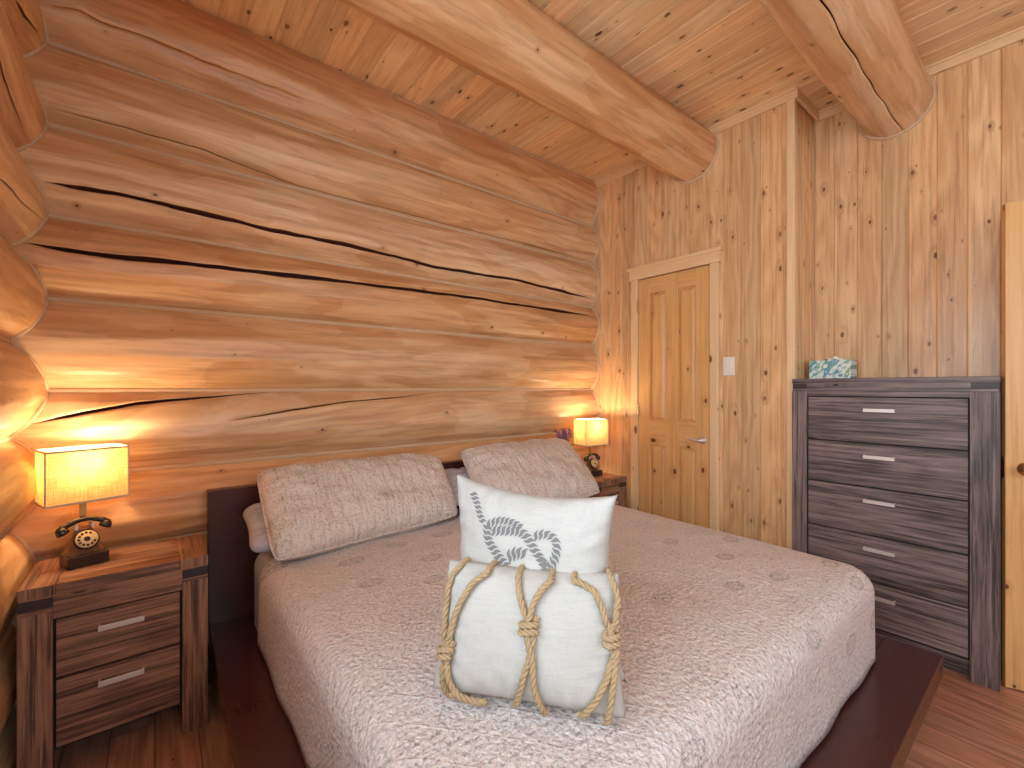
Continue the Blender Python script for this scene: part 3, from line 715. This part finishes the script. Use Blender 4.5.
# ------------------------------------------------------------------ bed
RZ = .26
bed = empty('bed', (1.235, 1.3, 0), 'dark espresso platform bed with wide ledges under the grey quilt', 'bed')
mb = MB(); mb.box((.175, 2.262, .02), (2.295, 2.318, .825)); mb.build('headboard', M_BED, bed, bevel=.003)
mb = MB(); mb.box((.175, .463, RZ - .075), (.335, 2.262, RZ), grain=1); mb.build('side_rail', M_BED, bed, bevel=.002)
mb = MB(); mb.box((2.135, .463, RZ - .075), (2.295, 2.262, RZ - .004), grain=1); mb.build('side_rail', M_BED, bed, bevel=.002)
mb = MB(); mb.box((.175, .293, RZ - .075), (2.295, .461, RZ), grain=0); mb.build('foot_rail', M_BED, bed, bevel=.002)
mb = MB(); mb.box((.335, .463, RZ - .03), (2.135, 2.262, RZ - .005)); mb.build('slat_deck', M_BED, bed)
mb = MB(); mb.box((.34, .50, 0), (2.13, .53, RZ - .075)); mb.box((.34, .53, 0), (.37, 2.24, RZ - .075)); mb.box((2.10, .53, 0), (2.13, 2.24, RZ - .075)); mb.build('plinth', M_BED, bed)

X0, X1, Y0, Y1 = .315, 2.14, .44, 2.2
def rrect(t, x0, x1, y0, y1, r):
    """point on a rounded rectangle, t in 0..1"""
    w, h = x1 - x0 - 2 * r, y1 - y0 - 2 * r; q = pi * r / 2; L = 2 * w + 2 * h + 4 * q; s = t * L
    segs = [('l', x0 + r, y0, 1, 0, w), ('a', x1 - r, y0 + r, -pi / 2, 0, q), ('l', x1, y0 + r, 0, 1, h), ('a', x1 - r, y1 - r, 0, 0, q),
            ('l', x1 - r, y1, -1, 0, w), ('a', x0 + r, y1 - r, pi / 2, 0, q), ('l', x0, y1 - r, 0, -1, h), ('a', x0 + r, y0 + r, pi, 0, q)]
    for ty, a, b, c_, d_, l in segs:
        if s <= l + 1e-9:
            if ty == 'l': return (a + c_ * s, b + d_ * s)
            an = c_ + s / r; return (a + r * cos(an), b + r * sin(an))
        s -= l
    return (x0 + r, y0)
ZT = .585
def ztop(x, y):
    f = max(0, min(1, min(x - X0, X1 - x, y - Y0) / .5))
    return .018 * sin(f * pi / 2) + .007 * noise.noise(Vector((x * 3.5, y * 3.5, 2))) + .0035 * noise.noise(Vector((x * 13, y * 11, 5)))
def soft_block(name, mat, inset, zt, zb, rad, ztopf, hang, solid=0, parent=None, y1=Y1, loc=None):
    mb = MB(); n = 420; rings = []
    x0, x1, y0_, y1_ = X0 + inset, X1 - inset, Y0 + inset, y1 - inset
    prof_ = []
    for k in range(9): prof_.append((0, zb + (zt - rad - zb) * k / 8, 1 - k / 8))
    for k in range(1, 9): a = pi / 2 * k / 8; prof_.append((rad * (1 - cos(a)), zt - rad + rad * sin(a), 0))
    for k in range(1, 31): prof_.append((rad + (min(x1 - x0, y1_ - y0_) / 2 - rad - .004) * k / 30, zt, 0))
    vs = []
    for off, z, lowf in prof_:
        r = max(.09 - off * .9, .002)
        r = max(.04 + rad - off, .003)
        for i in range(n):
            x, y = rrect(i / n, x0 + off, x1 - off, y0_ + off, y1_ - off, r)
            zz = z
            cx, cy = (x0 + x1) / 2, (y0_ + y1_) / 2
            if hang:
                f = lowf ** 1.3
                dx, dy = 0, 0
                wv = (.004 + .006 * noise.noise(Vector((x * 2.4, y * 2.4, 8))) + .003 * sin((x + y) * 17 + 2 * noise.noise(Vector((x, y, 3))))) * f
                if abs(x - (x0 + off)) < .06: dx = -1
                elif abs(x - (x1 - off)) < .06: dx = 1
                if abs(y - (y0_ + off)) < .06: dy = -1
                x += dx * wv; y += dy * wv
                if lowf == 1: zz += .006 * noise.noise(Vector((x * 6, y * 6, 1)))
                if 0 <= lowf < 1: zz += 0
            if off > 0 and ztopf:
                zz += ztopf(x, y) * min(1, off / .15)
            vs.append((x, y, zz))
    m = len(prof_); fs = [(i * n + k, i * n + (k + 1) % n, (i + 1) * n + (k + 1) % n, (i + 1) * n + k) for i in range(m - 1) for k in range(n)]
    fs.append(tuple((m - 1) * n + k for k in range(n)))
    mb.add(vs, fs, None, 0, True)
    if not hang: mb.add([vs[k] for k in range(n)][::-1], [tuple(range(n))])
    return mb.build(name, mat, parent, solid=solid, loc=loc)
mt = soft_block('mattress', M_SHEET, .014, ZT - .018, RZ + .0, .065, None, False, loc=(1.22, 1.32, RZ), y1=2.265)
tag(mt, 'thick mattress under the printed quilt, its grey sheet showing by the headboard', 'mattress')
ql = soft_block('quilt', M_QUILT, 0, ZT, RZ + .010, .075, ztop, True, solid=.006, loc=(1.22, 1.3, RZ), y1=2.06)
tag(ql, 'pale grey stamp-printed quilt spread over the bed', 'quilt')

# ------------------------------------------------------------------ pillows and cushions
class Cushion:
    def __init__(s, BL, BR, TR, TL, T, pinch=.05, ear=.0, seed=0, wr=.004, power=.42, sag=0.0, edge_wr=.0, rc=0.0):
        s.rc = rc
        s.c = [Vector(p) for p in (BL, BR, TR, TL)]; s.T = T; s.pinch = pinch; s.seed = seed; s.wr = wr; s.power = power; s.ear = ear; s.sag = sag; s.ew = edge_wr
        BL, BR, TR, TL = s.c
        s.n = ((BR + TR - BL - TL).cross(TL + TR - BL - BR)).normalized()       # out of the front face
        s.w = ((BR - BL).length + (TR - TL).length) / 2; s.h = ((TL - BL).length + (TR - BR).length) / 2
    def base(s, a, b):
        BL, BR, TR, TL = s.c
        a2 = a + s.pinch * (.5 - a) * 2 * (sin(pi * b) ** .8 if 0 < b < 1 else 0) * abs(2 * a - 1)
        b2 = b + s.pinch * (.5 - b) * 2 * (sin(pi * a) ** .8 if 0 < a < 1 else 0) * abs(2 * b - 1)
        return BL * (1 - a2) * (1 - b2) + BR * a2 * (1 - b2) + TR * a2 * b2 + TL * (1 - a2) * b2
    def pt(s, a, b, side=1, lift=0):
        p = s.base(a, b)
        e = max(0, (1 - abs(2 * a - 1) ** 2.6)) * max(0, (1 - abs(2 * b - 1) ** 2.6))
        h = s.T / 2 * e ** s.power
        w = 0
        if s.wr:
            w = s.wr * noise.noise(Vector((a * 5 + s.seed, b * 4, side * 3))) + s.wr * .45 * noise.noise(Vector((a * 13, b * 9 + s.seed, side * 3)))
            ed = min(a, 1 - a, b, 1 - b)
            k = max(0, 1 - ed / .22)
            w += s.ew * k * (sin((a if min(b, 1 - b) < min(a, 1 - a) else b) * 46 + 3 * noise.noise(Vector((a * 6, b * 6, s.seed)))))
            w *= min(1, e * 5)
        if s.rc:
            k = s.rc * (abs(2 * a - 1) ** 7) * (abs(2 * b - 1) ** 7); p = p.lerp((s.c[0] + s.c[1] + s.c[2] + s.c[3]) / 4, k)
        q = p + s.n * side * (h + w + (lift if e > 0 else lift))
        q.z -= s.sag * sin(pi * a) * b
        return q
    def normal(s, a, b, side=1):
        d = .004; a = min(max(a, d * 2), 1 - 2 * d); b = min(max(b, d * 2), 1 - 2 * d)
        n = (s.pt(a + d, b, side) - s.pt(a - d, b, side)).cross(s.pt(a, b + d, side) - s.pt(a, b - d, side))
        return n.normalized() * side
    def st(s, px, py, depth=.3):
        """face coordinates under a picture point (plane through the corners, pushed out to the belly)"""
        o = s.c[0] + s.n * s.T / 2 * depth; d = ray(px, py); C = Vector((0, 0, H))
        t_ = (o - C).dot(s.n) / d.dot(s.n); P = C + d * t_
        a = b = .5
        for _ in range(12):
            BL, BR, TR, TL = [c + s.n * s.T / 2 * depth for c in s.c]
            Q = BL * (1 - a) * (1 - b) + BR * a * (1 - b) + TR * a * b + TL * (1 - a) * b
            du = (BR - BL) * (1 - b) + (TR - TL) * b; dv = (TL - BL) * (1 - a) + (TR - BR) * a; r = P - Q
            uu, vv, uv_, ru, rv = du.dot(du), dv.dot(dv), du.dot(dv), r.dot(du), r.dot(dv)
            det = uu * vv - uv_ * uv_; a += (ru * vv - rv * uv_) / det; b += (rv * uu - ru * uv_) / det
        return a, b
    def mesh(s, nu=70, nv=54, seam=.003):
        mb = MB()
        for side in (1, -1):
            mb.grid(lambda i, j: s.pt(i, j, side), nu, nv, lambda i, j: (i * s.w, j * s.h), flip=(side == -1))
        return mb
    def outline(s, n=40):
        P = []
        for k in range(n): P.append(s.pt(k / n, 0))
        for k in range(n): P.append(s.pt(1, k / n))
        for k in range(n): P.append(s.pt(1 - k / n, 1))
        for k in range(n): P.append(s.pt(0, 1 - k / n))
        return P
def pillow(name, C, mat, label, cat, group=None, pipe=.004):
    base = (C.c[0] + C.c[1]) / 2
    root = empty(name, base, label, cat, group)
    C.mesh().build('cover', mat, root, merge=.0008)
    if pipe:
        mb = MB(); mb.tube(C.outline(), pipe, 6, closed=True, cap=False); mb.build('piping', mat, root)
    return root
# sleeping pillows behind the shams
P1 = Cushion((.265, 1.90, .64), (1.02, 1.93, .67), (1.04, 2.225, .78), (.275, 2.225, .74), .14, .03, wr=.02, seed=3, edge_wr=.005, rc=.12)
pillow('sleeping_pillow', P1, M_SHEET, 'crumpled grey sleeping pillow sticking out left of the left sham', 'pillow', pipe=0)
P2 = Cushion((1.15, 1.96, .66), (1.9, 1.93, .66), (1.9, 2.225, .78), (1.17, 2.225, .78), .12, .03, wr=.01, seed=5, edge_wr=.003, rc=.1)
pillow('sleeping_pillow', P2, M_SHEET, 'grey sleeping pillow showing in the gap between the two shams', 'pillow', pipe=0)
SH1 = Cushion((.34, 1.815, .622), (1.17, 1.875, .635), (1.225, 2.19, .885), (.34, 2.19, .90), .20, .0, wr=.016, seed=11, sag=.0, edge_wr=.004, power=.38, rc=.035)
pillow('pillow_sham', SH1, M_SHAM, 'printed grey-beige pillow sham at the left, next to the lit bedside lamp', 'pillow', 'printed pillow shams against the headboard')
SH2 = Cushion((1.30, 1.82, .625), (2.08, 1.74, .635), (2.20, 2.17, .90), (1.365, 2.19, .90), .21, .0, wr=.016, seed=17, edge_wr=.004, power=.40, rc=.04)
pillow('pillow_sham', SH2, M_SHAM, 'printed grey-beige pillow sham at the right, behind the white rope cushions', 'pillow', 'printed pillow shams against the headboard')
# square cushion with the printed knot
KC = Cushion((.585, .975, .62), (.80, .60, .62), (.805, .628, 1.022), (.640, 1.045, 1.03), .15, .07, wr=.006, seed=23, edge_wr=.004, power=.5)
kc = pillow('throw_cushion', KC, M_LINEN, 'white square cushion printed with a grey rope knot, standing behind the rope-tied one', 'cushion', pipe=0)
def catmull(pts, n=10):
    P = [Vector(p) for p in pts]; out = []
    for i in range(len(P) - 1):
        a = P[max(i - 1, 0)]; b = P[i]; c = P[i + 1]; d = P[min(i + 2, len(P) - 1)]
        for k in range(n):
            t_ = k / n
            out.append(.5 * ((2 * b) + (c - a) * t_ + (2 * a - 5 * b + 4 * c - d) * t_ ** 2 + (3 * b - a - 3 * c + d) * t_ ** 3))
    out.append(P[-1]); return out
def crop2(p): return (420 + p[0] / 2.741, 460 + p[1] / 2.741)
# grey printed strands: slanted leaflets laid along each strand
ink = MB()
strands = [([(140, 80), (158, 112), (172, 145), (190, 172)], 19), ([(197, 170), (205, 215), (232, 258), (262, 295), (285, 322)], 24),
           ([(195, 172), (225, 158), (262, 160), (292, 178)], 17), ([(212, 188), (250, 186), (290, 190), (312, 215), (328, 245), (348, 275), (366, 318)], 22),
           ([(322, 203), (352, 196), (380, 215), (386, 250), (374, 285), (352, 315)], 20), ([(258, 262), (285, 250), (312, 256)], 24), ([(238, 290), (250, 306), (262, 318)], 20),
           ([(338, 262), (356, 285), (350, 312)], 16)]
for pts, wd in strands:
    Q = catmull([KC.st(*crop2(((p[0] - 250) * 1.05 + 250, p[1] - 7))) + (0,) for p in pts], 24)
    # resample by real arc length
    W3 = [KC.base(q.x, q.y) for q in Q]; L = [0]
    for i in range(1, len(W3)): L.append(L[-1] + (W3[i] - W3[i - 1]).length)
    def at(d):
        d = max(0, min(L[-1] - 1e-6, d))
        for i in range(len(L) - 1):
            if L[i] <= d <= L[i + 1] + 1e-9:
                f = (d - L[i]) / max(L[i + 1] - L[i], 1e-9); q = Q[i].lerp(Q[i + 1], f); tg = (W3[i + 1] - W3[i]).normalized(); return q, tg
        return Q[-1], (W3[-1] - W3[-2]).normalized()
    hw = wd / 2.741 / 2 * 1.55 / F; step = .0122
    ex = (KC.c[1] - KC.c[0]).normalized(); ey = (KC.c[3] - KC.c[0]); ey = (ey - ex * ey.dot(ex)).normalized()
    nst = int(L[-1] / step)
    for k in range(nst):
        d0 = (k + .5) * step
        gridv = []
        for i in range(9):
            f = i / 8; lat = (f - .5) * 2
            sk = d0 + lat * .0085 * (1 - .0 * lat) - .003 * sin(lat * pi)
            th = .0041 * (1 - abs(lat) ** 4) + .0003
            for sgn in (-1, 1):
                q, tg = at(sk + sgn * th)
                pr = KC.n.cross(tg).normalized()
                da = pr * (lat * hw)
                a_ = q.x + da.dot(ex) / KC.w; b_ = q.y + da.dot(ey) / KC.h
                a_ = min(max(a_, .01), .99); b_ = min(max(b_, .01), .99)
                gridv.append(KC.pt(a_, b_, 1) + KC.normal(a_, b_) * .0012)
        ink.add(gridv, [(2 * i, 2 * i + 2, 2 * i + 3, 2 * i + 1) for i in range(8)], None, 0, True)
ink.build('rope_print', M_INK, kc)
# rope-tied cushion
RC = Cushion((.462, .858, .612), (.723, .539, .608), (.79, .606, .862), (.537, .914, .862), .145, .03, wr=.004, seed=31, edge_wr=.0035, power=.5, rc=.03)
rc = pillow('throw_cushion', RC, M_LINEN, 'white oblong cushion tied with three pairs of knotted jute ropes, front of the bed', 'cushion', pipe=0)
def rope(parent, path, r=.0068, name='rope', twist=.042):
    P = [Vector(p) for p in path]; L = [0]
    for i in range(1, len(P)): L.append(L[-1] + (P[i] - P[i - 1]).length)
    n = int(L[-1] / .0025); C = []; j = 0
    for k in range(n + 1):
        d = L[-1] * k / n
        while j < len(L) - 2 and L[j + 1] < d: j += 1
        C.append(P[j].lerp(P[j + 1], (d - L[j]) / max(L[j + 1] - L[j], 1e-9)))
    mb = MB(); T = [(C[min(i + 1, n)] - C[max(i - 1, 0)]).normalized() for i in range(n + 1)]
    up = Vector((.3, .2, 1)); nr = (up - T[0] * up.dot(T[0])).normalized(); fr = []
    for i in range(n + 1):
        nr = (nr - T[i] * nr.dot(T[i])).normalized(); fr.append((nr.copy(), T[i].cross(nr)))
    for s_ in range(3):
        path3 = []
        for i in range(n + 1):
            a = 2 * pi * (s_ / 3 + L[-1] * i / n / twist)
            path3.append(C[i] + (fr[i][0] * cos(a) + fr[i][1] * sin(a)) * r * .52)
        mb.tube(path3, r * .56, 6)
    return mb.build(name, M_ROPE, parent)
def face_path(C, pts, lift, wrap_top=True, wrap_bot=True):
    Q = catmull([C.st(*crop2(p)) + (0,) for p in pts], 14); out = []
    for q in Q:
        a = min(max(q.x, .012), .988); b = min(max(q.y, .02), .98)
        out.append(C.pt(a, b, 1) + C.normal(a, b) * lift)
    if wrap_top:
        a = min(max(Q[0].x, .03), .97); pre = []
        for b in (.80, .9, .97): pre.append(C.pt(a, b, -1) - C.n * lift * .5)
        pre.append(C.pt(a, 1, 1) + (C.c[3] - C.c[0]).normalized() * lift * .25)
        a0_ = min(max(Q[0].x, .012), .988); keep = [p for p, q in zip(out, Q) if q.y < .95] or out
        out = [Vector(p) for p in catmull(pre + [keep[0]], 6)][:-1] + keep
    if wrap_bot:
        a = min(max(Q[-1].x, .03), .97)
        out += [C.pt(a, .03, 1) + C.normal(a, .04) * lift * .9]
    return out
lf = .0080
ropes = {
    'A': [(122, 282), (90, 325), (76, 400), (72, 480), (78, 520), (70, 570), (72, 630), (92, 662)],
    'B': [(196, 312), (152, 345), (116, 410), (92, 485), (88, 520), (92, 585), (120, 635), (178, 662)],
    'C': [(276, 318), (285, 370), (300, 415), (318, 455), (318, 500), (292, 590), (262, 672)],
    'D': [(362, 332), (330, 370), (316, 415), (306, 455), (318, 530), (324, 610), (346, 688)],
    'E': [(424, 332), (480, 360), (512, 430), (532, 480), (538, 520), (508, 610), (440, 706)],
    'F': [(522, 326), (538, 380), (534, 440), (524, 485), (540, 530), (526, 630), (512, 722)],
}
for k, pts in ropes.items():
    rope(rc, face_path(RC, pts, lf + (.005 if k in 'BDF' else 0)))
for (kx, ky) in ((82, 518), (311, 448), (528, 482)):
    a, b = RC.st(*crop2((kx, ky))); a = min(max(a, .05), .95); c0 = RC.pt(a, b, 1) + RC.normal(a, b) * .008; nn = RC.normal(a, b)
    ex = (RC.c[1] - RC.c[0]).normalized(); ex = (ex - nn * ex.dot(nn)).normalized(); ey = nn.cross(ex)
    loop = []
    for i in range(61):       # overhand wrap: two turns climbing across the strands
        th = 4 * pi * i / 60
        loop.append(c0 + ex * (.0155 * cos(th)) + nn * (.010 * sin(th) + .004) + ey * ((i / 60 - .5) * .026 + .004 * cos(th)))
    rope(rc, loop, .0066, 'knot', .036)

# ------------------------------------------------------------------ telephone lamps
def tele_lamp():
    root = empty('table_lamp', (0, 0, 0))
    # telephone body: stepped base, swept neck
    mb = MB()
    mb.box((-.055, -.056, 0), (.055, .050, .040)); b = mb.build('telephone_base', M_PHONE, root, bevel=.004)
    mb = MB()
    def neck(i, j):      # i up, j around
        z = .040 + .082 * i; k = (1 - i) ** 1.7
        hx = .024 + .028 * k; hy0 = .012 + .036 * k; a = 2 * pi * j
        sx = math.copysign(abs(cos(a)) ** .55, cos(a)); sy = math.copysign(abs(sin(a)) ** .55, sin(a))
        return Vector((hx * sx, .012 + (hy0 if sy < 0 else (.012 + .024 * k)) * sy, z))
    mb.grid(neck, 18, 32, flip=True); mb.lathe([(0, 0), (.030, 0)], (0, .012, .122), 24); mb.build('telephone_body', M_DIAL_SIDE, root)
    # dial leans back
    tilt = Matrix.Rotation(radians(62), 3, 'X'); cen = Vector((0, -.026, .086))
    mb = MB(); mb.lathe([(0, -.004), (.034, -.004), (.036, 0), (.034, .005), (0, .005)], cen, 32, tilt); mb.build('dial_ring', M_PHONE, root)
    mb = MB(); mb.lathe([(.0305, .005), (.0305, .0085), (0, .0085)], cen, 32, tilt); dl = mb.build('dial', M_DIAL, root)
    mb = MB()
    for k in range(10):
        a = radians(60 + 30 * k); q = cen + tilt @ Vector((.022 * cos(a), .022 * sin(a), .0088)); mb.lathe([(.0042, 0), (.0042, .0006), (0, .0006)], q, 12, tilt)
    mb.lathe([(.009, 0), (.008, .001), (0, .001)], cen + tilt @ Vector((0, 0, .0088)), 16, tilt)
    mb.build('finger_hole', M_PHONE, dl)
    # cradle and handset
    mb = MB()
    for s_ in (-1, 1):
        mb = MB(); mb.box((s_ * .022 - .005, -.008, .119), (s_ * .022 + .005, .030, .139)); mb.build('cradle', M_METAL, root, bevel=.002)
    mb = MB()
    hp = [Vector((-.066, -.004, .126)), Vector((-.048, -.002, .141)), Vector((-.024, 0, .151)), Vector((0, 0, .154)), Vector((.024, 0, .151)), Vector((.048, -.002, .141)), Vector((.066, -.004, .126))]
    pp = catmull(hp, 6); m = len(pp)
    mb.tube(pp, [.0115 - .003 * sin(pi * i / (m - 1)) for i in range(m)], 12)
    for s_ in (-1, 1):
        Mx = Matrix.Rotation(radians(180 + s_ * 28), 3, 'Y')
        mb.lathe([(0, -.012), (.012, -.010), (.015, -.004), (.018, .004), (.0185, .012), (.013, .014), (0, .014)], (s_ * .060, -.004, .126), 20, Mx)
    mb.build('handset', M_PHONE, root)
    mb = MB(); mb.box((-.0085, .010, .145), (.0085, .026, .242)); mb.build('stem', M_BRASS, root, bevel=.001)
    mb = MB(); mb.lathe([(.004, .24), (.013, .245), (.013, .275), (.004, .28)], (0, .014, 0), 16); mb.build('socket', M_BRASS, root)
    mb = MB(); mb.lathe([(.001, .277), (.012, .285), (.024, .305), (.026, .318), (.020, .335), (.001, .345)], (0, .014, 0), 20); mb.build('bulb', M_BULB, root)
    # rectangular shade
    w, d, z0, z1 = .109, .066, .222, .410; cy = .010
    mb = MB(); c4 = [(-w, cy - d), (w, cy - d), (w, cy + d), (-w, cy + d)]
    for i in range(4):
        a, b_ = c4[i], c4[(i + 1) % 4]; mb.add([(*a, z0), (*b_, z0), (*b_, z1), (*a, z1)], [(0, 1, 2, 3)])
    sh = mb.build('lamp_shade', M_SHADE, root)
    mb = MB()
    for z in (z0, z1 - .007):
        for i in range(4):
            a, b_ = Vector(c4[i]), Vector(c4[(i + 1) % 4]); nn = Vector((b_.y - a.y, -(b_.x - a.x))).normalized() * .0012
            mb.box((min(a.x, b_.x) - .0015, min(a.y, b_.y) - .0015, z), (max(a.x, b_.x) + .0015, max(a.y, b_.y) + .0015, z + .007))
    for a in c4: mb.box((a[0] - .002, a[1] - .002, z0), (a[0] + .002, a[1] + .002, z1))
    mb.build('shade_trim', M_SHTRIM, sh)
    mb = MB(); mb.tube([(-w, .014, z1 - .03), (w, .014, z1 - .03)], .0015, 6); mb.tube([(0, cy - d, z1 - .03), (0, cy + d, z1 - .03)], .0015, 6); mb.tube([(0, .014, .34), (0, .014, z1 - .03)], .002, 6); mb.build('harp', M_METAL, sh)
    return root
M_DIAL_SIDE = NT('amber_telephone_side').fin(lin(120, 84, 56), .3)
lamp0 = tele_lamp()
def copy_tree(o, parent=None):
    c = o.copy(); COL.objects.link(c)
    if parent: c.parent = parent; c.matrix_parent_inverse = o.matrix_parent_inverse.copy()
    for ch in list(o.children): copy_tree(ch, c)
    return c
lamp1 = copy_tree(lamp0)
lamp0.location = (-.197, 2.205, .6365); lamp0.rotation_euler.z = radians(18)
tag(lamp0, 'lit lamp shaped like an old dial telephone, on the nightstand left of the bed', 'lamp', 'telephone bedside lamps')
lamp1.location = (2.508, 2.192, .6205); lamp1.rotation_euler.z = radians(-6)
tag(lamp1, 'lit telephone-shaped lamp on the far nightstand, beside the purple flowers', 'lamp', 'telephone bedside lamps')
for i, l in enumerate((lamp0, lamp1)):
    pl = bpy.data.lights.new('bulb_light', 'POINT'); pl.energy = LAMP_POWER * (1 if i == 0 else .9); pl.color = (1.0, .78, .48); pl.shadow_soft_size = .028
    po = bpy.data.objects.new('bulb_light', pl); COL.objects.link(po); po.parent = l; po.location = (0, .014, .372)

# lavender pot
pv = empty('potted_lavender', (2.365, 2.265, .62), 'small pot of purple lavender on the far nightstand, left of the lamp', 'plant')
M_POT = NT('pale_pot').fin(lin(190, 176, 160), .6); M_STEM = NT('sage_stem').fin(lin(110, 122, 84), .7); M_LAV = NT('lavender_flower').fin(lin(136, 100, 140), .8)
mb = MB(); mb.lathe([(0, .6205), (.028, .6205), (.036, .70), (.038, .705), (.033, .705), (.031, .69), (0, .69)], (2.365, 2.265, 0), 24); mb.build('pot', M_POT, pv)
st, fl = MB(), MB(); rnd = random.Random(4)
for k in range(46):
    a = rnd.random() * 2 * pi; r = rnd.random() ** .6 * .062; hgt = .19 + rnd.random() * .085
    b0 = Vector((2.365 + .018 * cos(a), 2.265 + .018 * sin(a), .69)); b1 = Vector((2.275 + 1.15 * r * cos(a), 2.262 + min(r * sin(a), .03), .69 + hgt)); mid = (b0 + b1) / 2 + Vector((0, 0, .015))
    st.tube([b0, mid, b1], .0012, 4)
    L = .03 + rnd.random() * .02; dirv = (b1 - mid).normalized()
    for q in range(4):
        c = b1 + dirv * (q * L / 4 - L * .6); rr = .0055 * (1 - q * .12)
        for s_ in range(3):
            aa = rnd.random() * 6.28; cc = c + Vector((cos(aa), sin(aa), 0)) * .003
            fl.lathe([(0, -rr), (rr * .8, -rr * .4), (rr, .1 * rr), (rr * .6, rr * .8), (0, rr * 1.1)], cc, 6)
tag(st.build('stem', M_STEM, pv), kind='stuff'); tag(fl.build('flower', M_LAV, pv), kind='stuff')
